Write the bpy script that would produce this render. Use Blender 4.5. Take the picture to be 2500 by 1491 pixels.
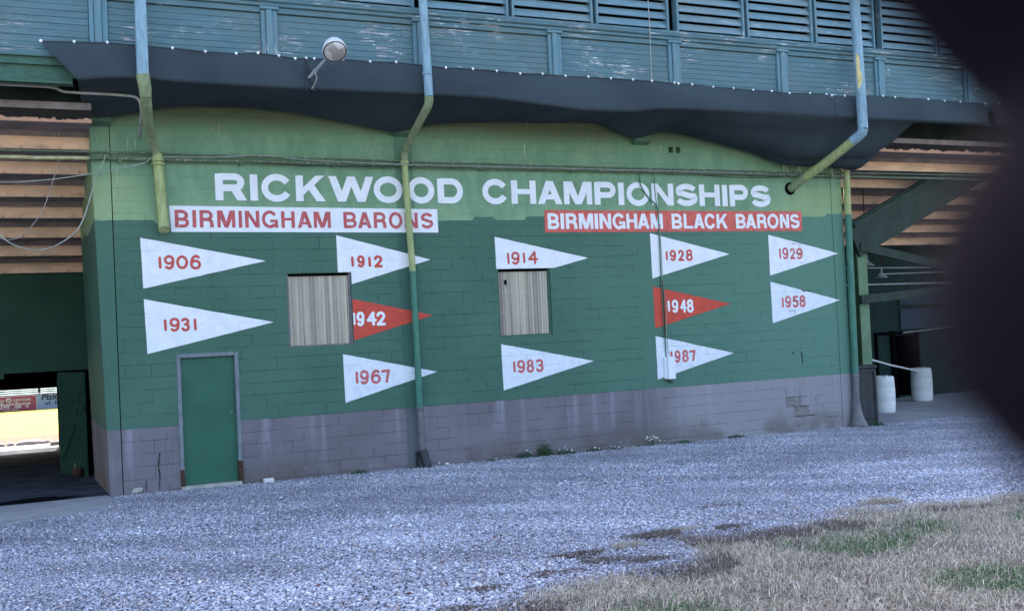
import bpy, math, random
import numpy as np
from mathutils import Vector, Matrix, noise as mnoise

C = bpy.context
for o in list(bpy.data.objects):
    bpy.data.objects.remove(o)
COL = C.scene.collection
rnd = random.Random(7)
R = math.radians

# ------------------------------------------------------------------ camera
CAM_POS = Vector((0.0, -18.253, 1.305))
ROLL, PITCH, YAW = -0.0471685, 0.0220410, 0.4380528
_f = Vector((math.sin(YAW) * math.cos(PITCH), math.cos(YAW) * math.cos(PITCH), math.sin(PITCH)))
_r = Vector((math.cos(YAW), -math.sin(YAW), 0.0))
_u = _r.cross(_f)
CR = _r * math.cos(ROLL) + _u * math.sin(ROLL)
CU = -_r * math.sin(ROLL) + _u * math.cos(ROLL)
CF = _f
cam_d = bpy.data.cameras.new("camera")
cam = bpy.data.objects.new("camera", cam_d)
COL.objects.link(cam)
M3 = Matrix((CR, CU, -CF)).transposed()
cam.matrix_world = Matrix.Translation(CAM_POS) @ M3.to_4x4()
cam_d.sensor_width = 36.0
cam_d.lens = 2633.87 / 2500.0 * 36.0
cam_d.clip_start = 0.004
cam_d.clip_end = 3000
cam_d.dof.use_dof = True
cam_d.dof.focus_distance = 19.0
cam_d.dof.aperture_fstop = cam_d.lens / 3.0          # a 3 mm wide phone lens
C.scene.camera = cam

# ------------------------------------------------------------------ world, sun, exposure
SUN_EL, SUN_AZ = R(34), R(4)                          # sun high behind the stand (towards +Y)
w = bpy.data.worlds.new("World")
C.scene.world = w
w.use_nodes = True
wn = w.node_tree.nodes
sky = wn.new("ShaderNodeTexSky")
sky.sky_type = 'NISHITA'
sky.sun_disc = False
sky.sun_elevation = SUN_EL
sky.sun_rotation = SUN_AZ
sky.air_density = 1.0
sky.dust_density = 5.0
sky.ozone_density = 0.6
bg = wn["Background"]
bg.inputs[1].default_value = 0.13
w.node_tree.links.new(sky.outputs[0], bg.inputs[0])
sd = bpy.data.lights.new("sun", 'SUN')
sd.energy = 3.2
sd.angle = R(0.5)
sd.color = (1.0, 0.95, 0.87)
sun = bpy.data.objects.new("sun", sd)
COL.objects.link(sun)
_sv = Vector((math.sin(SUN_AZ) * math.cos(SUN_EL), math.cos(SUN_AZ) * math.cos(SUN_EL), math.sin(SUN_EL)))
sun.rotation_euler = _sv.to_track_quat('Z', 'Y').to_euler()
sun.location = (0, 20, 30)
vs = C.scene.view_settings
vs.view_transform = 'Standard'
vs.look = 'None'
vs.gamma = 1.0
vs.exposure = 2.65
C.scene.cycles.max_bounces = 6
C.scene.cycles.diffuse_bounces = 4
C.scene.cycles.use_denoising = True

# ------------------------------------------------------------------ node helpers
class NT:
    def __init__(s, name, rough=0.85, spec=0.3, metal=0.0):
        s.m = bpy.data.materials.new(name)
        s.m.use_nodes = True
        s.t = s.m.node_tree
        s.b = s.t.nodes["Principled BSDF"]
        s.b.inputs["Roughness"].default_value = rough
        s.b.inputs["Metallic"].default_value = metal
        s.b.inputs["Specular IOR Level"].default_value = spec
        s._pos = None
    def n(s, t): return s.t.nodes.new(t)
    def l(s, a, b): s.t.links.new(a, b)
    def pos(s):
        if s._pos is None:
            s._pos = s.n("ShaderNodeNewGeometry").outputs["Position"]
        return s._pos
    def sep(s, v=None):
        q = s.n("ShaderNodeSeparateXYZ"); s.l(v or s.pos(), q.inputs[0]); return q.outputs
    def math(s, op, a, b=None, c=None, clamp=False):
        q = s.n("ShaderNodeMath"); q.operation = op; q.use_clamp = clamp
        for i, x in enumerate((a, b, c)):
            if x is None: continue
            if isinstance(x, (int, float)): q.inputs[i].default_value = x
            else: s.l(x, q.inputs[i])
        return q.outputs[0]
    def scale(s, v, sc, off=(0, 0, 0)):
        q = s.n("ShaderNodeMapping"); s.l(v, q.inputs[0])
        q.inputs["Scale"].default_value = sc; q.inputs["Location"].default_value = off
        return q.outputs[0]
    def noise(s, sc=(1, 1, 1), scale=1.0, detail=3, rough=0.55, off=(0, 0, 0), dist=0.0):
        q = s.n("ShaderNodeTexNoise")
        s.l(s.scale(s.pos(), sc, off), q.inputs["Vector"])
        q.inputs["Scale"].default_value = scale; q.inputs["Detail"].default_value = detail
        q.inputs["Roughness"].default_value = rough; q.inputs["Distortion"].default_value = dist
        return q.outputs["Fac"]
    def ramp(s, v, a, b, lo=0.0, hi=1.0):
        q = s.n("ShaderNodeMapRange"); q.interpolation_type = 'SMOOTHSTEP'
        s.l(v, q.inputs[0])
        q.inputs[1].default_value = a; q.inputs[2].default_value = b
        q.inputs[3].default_value = lo; q.inputs[4].default_value = hi
        return q.outputs[0]
    def mix(s, f, a, b, mode='MIX'):
        q = s.n("ShaderNodeMix"); q.data_type = 'RGBA'; q.blend_type = mode
        if isinstance(f, (int, float)): q.inputs[0].default_value = f
        else: s.l(f, q.inputs[0])
        for k, x in ((6, a), (7, b)):
            if isinstance(x, tuple): q.inputs[k].default_value = (*x[:3], 1)
            else: s.l(x, q.inputs[k])
        return q.outputs[2]
    def color(s, c):
        if isinstance(c, tuple): s.b.inputs["Base Color"].default_value = (*c[:3], 1)
        else: s.l(c, s.b.inputs["Base Color"])
    def bump(s, h, strength=0.3, dist=0.01):
        q = s.n("ShaderNodeBump"); q.inputs["Strength"].default_value = strength
        q.inputs["Distance"].default_value = dist
        s.l(h, q.inputs["Height"]); s.l(q.outputs[0], s.b.inputs["Normal"])

def masonry(t, strength=1.0):
    """mortar mask of 16 x 8 inch blocks on the wall plane, broken up where paint has filled the joints"""
    x, y, z = t.sep()
    c = t.n("ShaderNodeCombineXYZ")
    wob = t.math('MULTIPLY', t.math('SUBTRACT', t.noise(scale=2.3, detail=2), 0.5), 0.012)
    t.l(t.math('ADD', x, -0.255), c.inputs[0])
    t.l(t.math('ADD', t.math('ADD', z, 20.32), wob), c.inputs[1])
    b = t.n("ShaderNodeTexBrick")
    t.l(c.outputs[0], b.inputs["Vector"])
    b.inputs["Scale"].default_value = 1.0
    b.inputs["Mortar Size"].default_value = 0.0052
    b.inputs["Mortar Smooth"].default_value = 0.15
    b.inputs["Brick Width"].default_value = 0.4064
    b.inputs["Row Height"].default_value = 0.2032
    brk = t.ramp(t.noise(sc=(1.6, 1, 2.6), scale=1.3, detail=3, rough=0.7, off=(3.1, 0, 1.7)), 0.46, 0.60)
    bed = t.n("ShaderNodeTexBrick")      # bed joints alone read stronger than the head joints
    t.l(c.outputs[0], bed.inputs["Vector"])
    bed.inputs["Scale"].default_value = 1.0
    bed.inputs["Mortar Size"].default_value = 0.0044
    bed.inputs["Mortar Smooth"].default_value = 0.15
    bed.inputs["Brick Width"].default_value = 400.0
    bed.inputs["Row Height"].default_value = 0.2032
    brk2 = t.ramp(t.noise(sc=(0.9, 1, 5.0), scale=1.1, detail=4, rough=0.7, off=(9.1, 0, 4.7)), 0.40, 0.60)
    calm = t.math('MULTIPLY', t.ramp(z, 3.0, 3.6, 1.0, 0.45), t.ramp(x, 12.5, 15.5, 1.0, 0.6))
    m = t.math('MULTIPLY', calm, t.math('MAXIMUM', t.math('MULTIPLY', b.outputs["Fac"], brk), t.math('MULTIPLY', bed.outputs["Fac"], brk2)))
    return t.math('MULTIPLY', m, strength, clamp=True), (x, y, z)

def plain(name, col, rough=0.8, spec=0.3, metal=0.0, var=0.18, vscale=6.0, dirt=None, dirt_amt=0.5, bump=0.0, bscale=60.0, sc=(1, 1, 1)):
    t = NT(name, rough, spec, metal)
    n = t.noise(sc=sc, scale=vscale, detail=4)
    lo = tuple(c * (1 - var) for c in col); hi = tuple(min(1, c * (1 + var)) for c in col)
    c = t.mix(t.ramp(n, 0.3, 0.7), lo, hi)
    if dirt:
        d = t.ramp(t.noise(sc=sc, scale=vscale * 0.6, detail=5, rough=0.7, off=(5, 2, 8)), 0.52, 0.72)
        c = t.mix(t.math('MULTIPLY', d, dirt_amt), c, dirt)
    t.color(c)
    if bump:
        t.bump(t.noise(sc=sc, scale=bscale, detail=3), bump, 0.01)
    return t.m

# ------------------------------------------------------------------ materials
def wall_paint(name, joints=1.0, dark=0.0):
    t = NT(name, 0.72, 0.25)
    m, (x, y, z) = masonry(t, joints)
    edge = t.math('MULTIPLY', t.math('SUBTRACT', t.noise(scale=5, detail=3), 0.5), 0.05)
    step = t.math('MULTIPLY', t.ramp(t.noise(sc=(1, 1, 0.01), scale=0.9, detail=0), 0.5, 0.53), 0.06)
    big = t.noise(scale=0.8, detail=4)
    fine = t.noise(scale=9, detail=4, rough=0.7)
    streak = t.noise(sc=(2.2, 1, 0.7), scale=1.0, detail=5, rough=0.65, off=(2, 0, 3))
    flare = t.ramp(x, 7.5, 16.8)  # paler green to the right: lens flare brightness put into the paint
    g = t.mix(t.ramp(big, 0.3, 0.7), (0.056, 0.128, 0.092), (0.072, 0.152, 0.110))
    g = t.mix(t.math('MULTIPLY', flare, 0.75), g, (0.118, 0.245, 0.185))
    g = t.mix(t.math('MULTIPLY', t.ramp(fine, 0.35, 0.75), 0.25), g, (0.075, 0.195, 0.150))
    # light green upper band: mottled, streaked, more yellow low down
    lg = t.mix(t.ramp(streak, 0.36, 0.64), (0.145, 0.272, 0.168), (0.205, 0.345, 0.218))
    lg = t.mix(t.math('MULTIPLY', t.ramp(fine, 0.40, 0.72), 0.45), lg, (0.135, 0.260, 0.150))
    low = t.math('MULTIPLY', t.ramp(z, 4.0, 3.3), t.ramp(t.noise(scale=1.7, detail=3, off=(7, 0, 0)), 0.36, 0.62))
    lg = t.mix(t.math('MULTIPLY', low, 0.7), lg, (0.265, 0.380, 0.225))
    yl = t.math('MULTIPLY', t.math('ADD', t.ramp(x, 14.4, 15.6), t.ramp(x, 2.6, 1.6)), t.ramp(z, 4.25, 3.9))
    lg = t.mix(t.math('MULTIPLY', yl, 0.5, clamp=True), lg, (0.330, 0.415, 0.200))
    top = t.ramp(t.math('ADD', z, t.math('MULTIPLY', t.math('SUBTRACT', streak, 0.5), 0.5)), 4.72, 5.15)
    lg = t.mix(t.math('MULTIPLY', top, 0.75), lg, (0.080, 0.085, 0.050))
    drip = t.math('MULTIPLY', t.ramp(t.noise(sc=(26, 1, 1.7), scale=1.0, detail=2, off=(0.3, 0, 0.4)), 0.655, 0.72),
                  t.ramp(t.noise(sc=(1, 1, 1.2), scale=1.1, detail=2, off=(4.4, 0, 2.2)), 0.46, 0.60))
    lg = t.mix(t.math('MULTIPLY', drip, 0.55), lg, (0.62, 0.64, 0.55))
    # grey base band
    gy = t.mix(t.ramp(big, 0.35, 0.7), (0.150, 0.134, 0.148), (0.190, 0.172, 0.196))
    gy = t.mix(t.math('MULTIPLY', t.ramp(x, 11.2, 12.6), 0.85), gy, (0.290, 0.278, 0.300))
    wash = t.math('MULTIPLY', t.ramp(t.noise(sc=(2.6, 1, 0.18), scale=1.0, detail=3, off=(1.2, 0, 0)), 0.52, 0.68), t.ramp(z, -1.1, -0.1))
    gy = t.mix(t.math('MULTIPLY', wash, 0.5), gy, (0.36, 0.35, 0.42))
    damp = t.math('MULTIPLY', t.ramp(t.math('ADD', z, t.math('MULTIPLY', t.math('SUBTRACT', fine, 0.5), 0.5)), -0.55, -1.05),
                  t.ramp(t.noise(scale=0.9, detail=3, off=(0, 0, 9)), 0.40, 0.58))
    gy = t.mix(t.math('MULTIPLY', damp, 0.6), gy, (0.105, 0.085, 0.070))
    chip = t.math('MULTIPLY', t.ramp(t.noise(scale=14, detail=2, off=(1, 0, 6)), 0.66, 0.69), t.ramp(z, -0.84, -1.02))
    gy = t.mix(chip, gy, (0.42, 0.38, 0.28))
    line = t.math('ADD', t.math('ADD', t.math('MULTIPLY', x, 0.0095), 3.27), t.math('ADD', edge, step))
    c = t.mix(t.math('GREATER_THAN', z, line), g, lg)
    c = t.mix(t.math('LESS_THAN', t.math('ADD', z, t.math('MULTIPLY', edge, 0.35)), 0.0), c, gy)
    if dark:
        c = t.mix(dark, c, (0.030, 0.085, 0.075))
    spot = t.ramp(t.noise(scale=21, detail=2, off=(8, 0, 5)), 0.735, 0.75)
    c = t.mix(t.math('MULTIPLY', spot, 0.5), c, (0.5, 0.52, 0.5))
    c = t.mix(t.math('MULTIPLY', m, 0.72), c, t.mix(0.82, c, (0.006, 0.012, 0.012)))
    t.color(c)
    h = t.math('SUBTRACT', t.math('MULTIPLY', t.noise(scale=70, detail=3), 0.16), m)
    t.bump(h, 0.55, 0.006)
    return t.m

def sign_paint(name, col, joints=0.35, worn=None, wear=0.0, var=0.05, vs=5.0):
    t = NT(name, 0.6, 0.3)
    m, (x, y, z) = masonry(t, joints)
    n = t.noise(scale=vs, detail=4, rough=0.6)
    c = t.mix(t.ramp(n, 0.3, 0.7), tuple(k * (1 - var) for k in col), tuple(min(1, k * (1 + var)) for k in col))
    if worn:
        wv = t.ramp(t.noise(sc=(1, 1, 0.6), scale=9, detail=5, rough=0.75, off=(2, 0, 7)), 0.60 - wear * 0.12, 0.72)
        c = t.mix(t.math('MULTIPLY', wv, min(1.0, 0.35 + wear)), c, worn)
    sp = t.ramp(t.noise(scale=17, detail=2, off=(3, 0, 5)), 0.71, 0.74)
    c = t.mix(t.math('MULTIPLY', sp, 0.25), c, (0.3, 0.3, 0.33))
    c = t.mix(t.math('MULTIPLY', m, 0.8), c, t.mix(0.55, c, (0.05, 0.06, 0.07)))
    t.color(c)
    t.bump(t.math('SUBTRACT', t.math('MULTIPLY', t.noise(scale=70, detail=3), 0.16), m), 0.45, 0.005)
    return t.m

def wood_paint(name, col, peel=0.6, along=True):
    t = NT(name, 0.62, 0.3)
    sc = (1, 1, 9) if along else (9, 1, 1)
    gr = t.noise(sc=sc, scale=2.2, detail=5, rough=0.65)
    c = t.mix(t.ramp(gr, 0.3, 0.72), tuple(k * 0.86 for k in col), tuple(k * 1.14 for k in col))
    c = t.mix(t.math('MULTIPLY', t.ramp(t.noise(scale=0.9, detail=3, off=(4, 1, 2)), 0.4, 0.7), 0.4), c, (col[0] * 1.5, col[1] * 1.02, col[2] * 0.85))
    patch = t.ramp(t.noise(sc=(1, 1, 1.8), scale=1.1, detail=3, off=(6, 0, 3)), 0.47, 0.62)
    sc2 = (3.2, 1, 34) if along else (30, 1, 3)
    fl = t.ramp(t.noise(sc=sc2, scale=1.0, detail=4, rough=0.7, off=(1, 0, 2)), 0.56, 0.61)
    pm = t.math('MULTIPLY', t.math('MULTIPLY', patch, fl), peel)
    c = t.mix(pm, c, t.mix(t.ramp(t.noise(scale=6, detail=2), 0.45, 0.6), (0.60, 0.63, 0.66), (0.45, 0.36, 0.36)))
    c = t.mix(t.math('MULTIPLY', t.ramp(t.noise(sc=(2, 1, 26), scale=1.3, detail=3, off=(8, 0, 1)), 0.68, 0.75), 0.45), c, (0.03, 0.05, 0.06))
    t.color(c)
    t.bump(gr, 0.25, 0.006)
    return t.m

WHITE = (0.80, 0.81, 0.86)
RED = (0.56, 0.070, 0.043)
MAT = {}
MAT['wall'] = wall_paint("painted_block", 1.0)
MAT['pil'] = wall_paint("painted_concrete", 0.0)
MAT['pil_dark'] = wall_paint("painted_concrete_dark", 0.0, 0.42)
MAT['white'] = sign_paint("white_sign_paint", WHITE)
MAT['white_worn'] = sign_paint("worn_white_sign_paint", (0.74, 0.77, 0.83), 0.7, (0.50, 0.56, 0.66), 0.35, 0.06, 7)
MAT['white_flat'] = sign_paint("white_letter_paint", WHITE, 0.3, None)
MAT['red'] = sign_paint("red_pennant_paint", RED, 0.45, (0.62, 0.30, 0.25), 0.02, 0.10)
MAT['red_num'] = sign_paint("red_number_paint", (0.55, 0.085, 0.065), 0.3, (0.60, 0.26, 0.26), 0.15, 0.12, 14)
MAT['red_faded'] = sign_paint("faded_red_number_paint", (0.55, 0.125, 0.125), 0.3, (0.66, 0.42, 0.47), 0.6, 0.15, 18)
MAT['red_let'] = sign_paint("red_letter_paint", (0.50, 0.105, 0.110), 0.3, (0.72, 0.50, 0.55), 0.35, 0.15, 12)
MAT['red_ban'] = sign_paint("red_banner_paint", (0.62, 0.118, 0.095), 0.35, (0.70, 0.36, 0.40), 0.45, 0.14, 6)
MAT['wood'] = wood_paint("peeling_blue_boards", (0.086, 0.172, 0.208), 1.0)
MAT['wood_v'] = wood_paint("blue_post_paint", (0.110, 0.225, 0.285), 0.45, False)
MAT['slat'] = wood_paint("blue_slat_paint", (0.145, 0.252, 0.312), 0.4)
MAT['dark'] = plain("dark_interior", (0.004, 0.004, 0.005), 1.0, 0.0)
MAT['girder'] = plain("green_steel_paint", (0.045, 0.115, 0.085), 0.6, 0.3, dirt=(0.05, 0.05, 0.035), sc=(1, 1, 3))
MAT['fabric'] = plain("black_shade_cloth", (0.044, 0.060, 0.073), 0.9, 0.12, var=0.14, vscale=0.9, bump=0.2, bscale=260, dirt=(0.060, 0.078, 0.090), dirt_amt=0.35)
MAT['button'] = plain("white_plastic_washer", (0.80, 0.82, 0.85), 0.5)
MAT['pipe_blue'] = plain("blue_grey_pipe_paint", (0.215, 0.345, 0.435), 0.5, 0.35, sc=(3, 3, 0.6), dirt=(0.14, 0.22, 0.26))
MAT['pipe_lg'] = plain("pale_green_pipe_paint", (0.34, 0.395, 0.175), 0.55, 0.3, sc=(3, 3, 0.6), dirt=(0.20, 0.27, 0.13))
MAT['pipe_yel'] = plain("yellow_paint_patch", (0.62, 0.53, 0.25), 0.55)
MAT['pipe_mid'] = plain("weathered_green_pipe_paint", (0.235, 0.290, 0.165), 0.6, 0.3, sc=(3, 3, 0.6), dirt=(0.10, 0.12, 0.07))
MAT['pipe_dg'] = plain("dark_green_pipe_paint", (0.060, 0.185, 0.135), 0.55, 0.3, sc=(3, 3, 0.6))
MAT['pipe_gy'] = plain("grey_pipe_paint", (0.15, 0.14, 0.155), 0.6, 0.3, dirt=(0.10, 0.08, 0.06))
MAT['blackplastic'] = plain("black_plastic", (0.020, 0.022, 0.028), 0.5, 0.4, var=0.3, dirt=(0.06, 0.07, 0.08), dirt_amt=0.5)
MAT['conduit'] = plain("conduit_paint", (0.100, 0.145, 0.095), 0.6, 0.3, vscale=9, dirt=(0.62, 0.62, 0.52), dirt_amt=0.75, sc=(4, 4, 4))
MAT['conduit_y'] = plain("yellowed_conduit", (0.42, 0.42, 0.23), 0.6, 0.3, vscale=9, dirt=(0.62, 0.62, 0.52), dirt_amt=0.7)
MAT['conduit_gy'] = plain("grey_galvanised_conduit", (0.33, 0.34, 0.33), 0.5, 0.4)
MAT['cable_w'] = plain("white_cable", (0.33, 0.35, 0.31), 0.6)
MAT['cable_d'] = plain("dark_cable", (0.025, 0.035, 0.03), 0.6)
MAT['rope'] = plain("pale_cord", (0.36, 0.35, 0.33), 0.9)
MAT['door'] = plain("green_door_paint", (0.024, 0.110, 0.072), 0.5, 0.35, var=0.10, vscale=2.2, dirt=(0.035, 0.095, 0.075), dirt_amt=0.4)
MAT['doorframe'] = plain("grey_blue_frame_paint", (0.165, 0.195, 0.215), 0.55, 0.35, sc=(4, 4, 1))
MAT['rust'] = plain("rusty_steel", (0.060, 0.032, 0.024), 0.85, 0.2, var=0.4, vscale=22, dirt=(0.13, 0.055, 0.028), bump=0.3)
MAT['steel'] = plain("grey_weathered_steel", (0.135, 0.13, 0.14), 0.5, 0.4, vscale=7, dirt=(0.13, 0.09, 0.06))
MAT['brass'] = plain("worn_metal", (0.42, 0.42, 0.40), 0.4, 0.5, 0.6)
MAT['concrete'] = plain("pale_concrete", (0.30, 0.305, 0.325), 0.9, 0.2, var=0.12, vscale=2.0, dirt=(0.20, 0.20, 0.21), bump=0.2)
MAT['sill'] = plain("old_concrete_sill", (0.40, 0.40, 0.37), 0.9, 0.2, dirt=(0.24, 0.2, 0.15))
MAT['peach'] = plain("peach_riser_paint", (0.88, 0.60, 0.425), 0.75, 0.2, var=0.12, vscale=1.8, dirt=(0.24, 0.12, 0.07), dirt_amt=0.55, sc=(1, 1, 3))
MAT['tread'] = plain("brown_tread_underside", (0.250, 0.215, 0.215), 0.85, 0.2, var=0.2, vscale=3, dirt=(0.07, 0.05, 0.045))
MAT['deckdark'] = plain('dark_green_steel', (0.012, 0.020, 0.016), 0.9, 0.1, var=0.3, vscale=2)  # even dark green tone for the boards under the deck
def rusty_edge():
    t = NT("peeling_dark_edge_board", 0.9, 0.1)
    x, y, z = t.sep()
    v = t.math('ADD', z, t.math('MULTIPLY', t.math('SUBTRACT', t.noise(sc=(1, 1, 1), scale=7, detail=5, rough=0.7), 0.5), 0.22))
    c = t.mix(t.ramp(v, 4.815, 4.83), t.mix(t.noise(scale=9, detail=3), (0.42, 0.22, 0.14), (0.62, 0.40, 0.30)), (0.022, 0.020, 0.019))
    t.color(c); return t.m
MAT['rusty_edge'] = rusty_edge()
MAT['partition'] = plain("dark_green_partition", (0.022, 0.066, 0.042), 0.7, 0.25, var=0.1, vscale=1.2)
MAT['gate'] = plain("dark_green_gate_boards", (0.019, 0.064, 0.042), 0.65, 0.25, var=0.2, sc=(6, 6, 0.8))
MAT['col'] = plain("green_column_paint", (0.125, 0.205, 0.120), 0.65, 0.25, var=0.15, vscale=3)
MAT['frame'] = plain("dark_green_frame_paint", (0.022, 0.040, 0.031), 0.65, 0.25, var=0.2, vscale=3)
MAT['backwall'] = plain("dark_teal_back_wall", (0.010, 0.030, 0.027), 0.8, 0.2, var=0.15, vscale=2)
MAT['bluepanel'] = plain("slate_blue_panel", (0.042, 0.062, 0.085), 0.8, 0.2, var=0.12, vscale=2)
MAT['crackdark'] = plain('dark_open_joint', (0.018, 0.020, 0.020), 1.0, 0.0)
MAT['barrel'] = plain("white_plastic_barrel", (0.66, 0.67, 0.68), 0.45, 0.4, var=0.05, dirt=(0.42, 0.42, 0.40), dirt_amt=0.4, sc=(2, 2, 6))
MAT['lampwhite'] = plain("white_lamp_paint", (0.72, 0.73, 0.76), 0.4, 0.4, var=0.05)
MAT['lampgrey'] = plain("grey_lamp_metal", (0.30, 0.32, 0.34), 0.45, 0.4)
MAT['leaf'] = plain("weed_leaves", (0.030, 0.085, 0.028), 0.7, 0.2, var=0.5, vscale=40)
MAT['blossom'] = plain("white_blossom", (0.75, 0.75, 0.68), 0.8)
MAT['stone_w'] = plain("pale_stone", (0.62, 0.60, 0.58), 0.9, var=0.15, vscale=30)
MAT['block_raw'] = plain("bare_grey_block", (0.225, 0.205, 0.205), 0.95, 0.1, var=0.2, vscale=14, bump=0.4, bscale=90, dirt=(0.09, 0.075, 0.06))
MAT['fieldgrass'] = plain("field_grass", (0.235, 0.225, 0.0), 0.95, 0.1, var=0.12, vscale=0.5)
MAT['clay'] = plain("red_clay", (0.20, 0.038, 0.018), 0.95, 0.1, var=0.1)
MAT['sack'] = plain("pale_sacking", (0.40, 0.34, 0.31), 0.9)
MAT['ad_red'] = plain("pink_red_sign_paint", (0.23, 0.050, 0.082), 0.6, var=0.04)
MAT['ad_blue'] = plain("pale_blue_sign_paint", (0.17, 0.22, 0.36), 0.6, var=0.04)
MAT['ad_white'] = plain("pale_sign_lettering", (0.42, 0.34, 0.38), 0.6, var=0.03)
MAT['ad_navy'] = plain("navy_sign_lettering", (0.012, 0.025, 0.055), 0.6)
MAT['seat'] = plain("teal_bench_paint", (0.035, 0.165, 0.165), 0.6)
MAT['handshade'] = plain("hand_in_shade", (0.0050, 0.0036, 0.0070), 0.95, 0.05, var=0.3)  # near-black colour stands in for the shade on the hand

def lens_mat():
    t = NT("lamp_lens", 0.25, 0.5)
    t.b.inputs["Base Color"].default_value = (0.62, 0.60, 0.58, 1)
    t.b.inputs["Transmission Weight"].default_value = 0.25
    v = t.n("ShaderNodeTexVoronoi"); t.l(t.pos(), v.inputs[0]); v.inputs["Scale"].default_value = 7
    t.color(t.mix(0.75, (0.55, 0.53, 0.52), t.mix(t.ramp(v.outputs["Color"], 0.3, 0.6), (0.40, 0.38, 0.37), (0.88, 0.84, 0.84))))
    return t.m
MAT['lens'] = lens_mat()

def corrug_mat():
    t = NT("weathered_fibreglass", 0.6, 0.3)
    x, y, z = t.sep()
    a = t.noise(sc=(7, 1, 0.05), scale=1, detail=3)
    b = t.noise(sc=(34, 1, 0.5), scale=1, detail=4, rough=0.7)
    c = t.mix(t.ramp(a, 0.36, 0.62), (0.310, 0.265, 0.225), (0.570, 0.510, 0.405))
    c = t.mix(t.math('MULTIPLY', t.ramp(b, 0.45, 0.7), 0.55), c, (0.165, 0.145, 0.13))
    c = t.mix(t.math('MULTIPLY', t.ramp(t.noise(scale=16, detail=4, rough=0.7), 0.6, 0.75), 0.4), c, (0.11, 0.10, 0.09))
    v1 = t.math('LESS_THAN', t.math('ABSOLUTE', t.math('SUBTRACT', z, 2.0)), 0.006)
    v2 = t.math('LESS_THAN', t.math('ABSOLUTE', t.math('SUBTRACT', z, 1.62)), 0.006)
    c = t.mix(t.math('MULTIPLY', t.math('ADD', v1, v2), 0.35), c, (0.55, 0.53, 0.5))
    t.color(c)
    return t.m
MAT['corrug'] = corrug_mat()

def floor_mat():
    t = NT("stained_asphalt_floor", 0.95, 0.0)
    n = t.noise(scale=1.6, detail=5, rough=0.65)
    c = t.mix(t.ramp(n, 0.35, 0.7), (0.055, 0.060, 0.076), (0.105, 0.112, 0.132))
    x, y, z = t.sep()
    pt = t.ramp(t.noise(sc=(0.5, 2.2, 1), scale=1.1, detail=2, off=(0, 3.3, 0)), 0.68, 0.72)
    c = t.mix(t.math('MULTIPLY', pt, 0.45), c, (0.18, 0.17, 0.17))
    wet = t.ramp(t.math('ADD', y, t.math('MULTIPLY', t.math('SUBTRACT', t.noise(sc=(1.3, 1, 1), scale=1.2, detail=3, off=(0, 1, 0)), 0.5), 1.6)), 0.82, 0.70)
    wet = t.math('MULTIPLY', wet, t.ramp(x, 1.25, 0.7))
    c = t.mix(wet, c, (0.010, 0.010, 0.013))
    t.color(c)
    t.bump(t.noise(scale=40, detail=4), 0.3, 0.01)
    return t.m
MAT['floor'] = floor_mat()

def ground_mat():
    t = NT("gravel_bed", 0.95, 0.15)
    v = t.n("ShaderNodeTexVoronoi"); t.l(t.pos(), v.inputs[0]); v.inputs["Scale"].default_value = 34
    big = t.noise(scale=0.5, detail=4)
    c = t.mix(v.outputs["Color"], (0.250, 0.248, 0.298), (0.345, 0.343, 0.410))
    c = t.mix(t.ramp(v.outputs["Distance"], 0.25, 0.75), c, (0.150, 0.150, 0.180))
    c = t.mix(t.math('MULTIPLY', t.ramp(big, 0.4, 0.7), 0.25), c, (0.13, 0.13, 0.15))
    x, y, z = t.sep()
    far = t.ramp(y, -17.5, -19.5)
    c = t.mix(far, c, t.mix(t.noise(scale=0.3, detail=4), (0.20, 0.19, 0.12), (0.26, 0.22, 0.15)))
    t.color(c)
    t.bump(v.outputs["Distance"], 0.6, 0.02)
    return t.m
MAT['ground'] = ground_mat()

def attr_mat(name, rough=0.9, spec=0.2, sub=0.0):
    t = NT(name, rough, spec)
    a = t.n("ShaderNodeAttribute"); a.attribute_name = "tint"
    t.color(a.outputs["Color"])
    return t.m
MAT['gravel'] = attr_mat("gravel_stones", 0.9, 0.25)
MAT['grass'] = attr_mat("dry_grass_blades", 0.8, 0.15)

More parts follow.
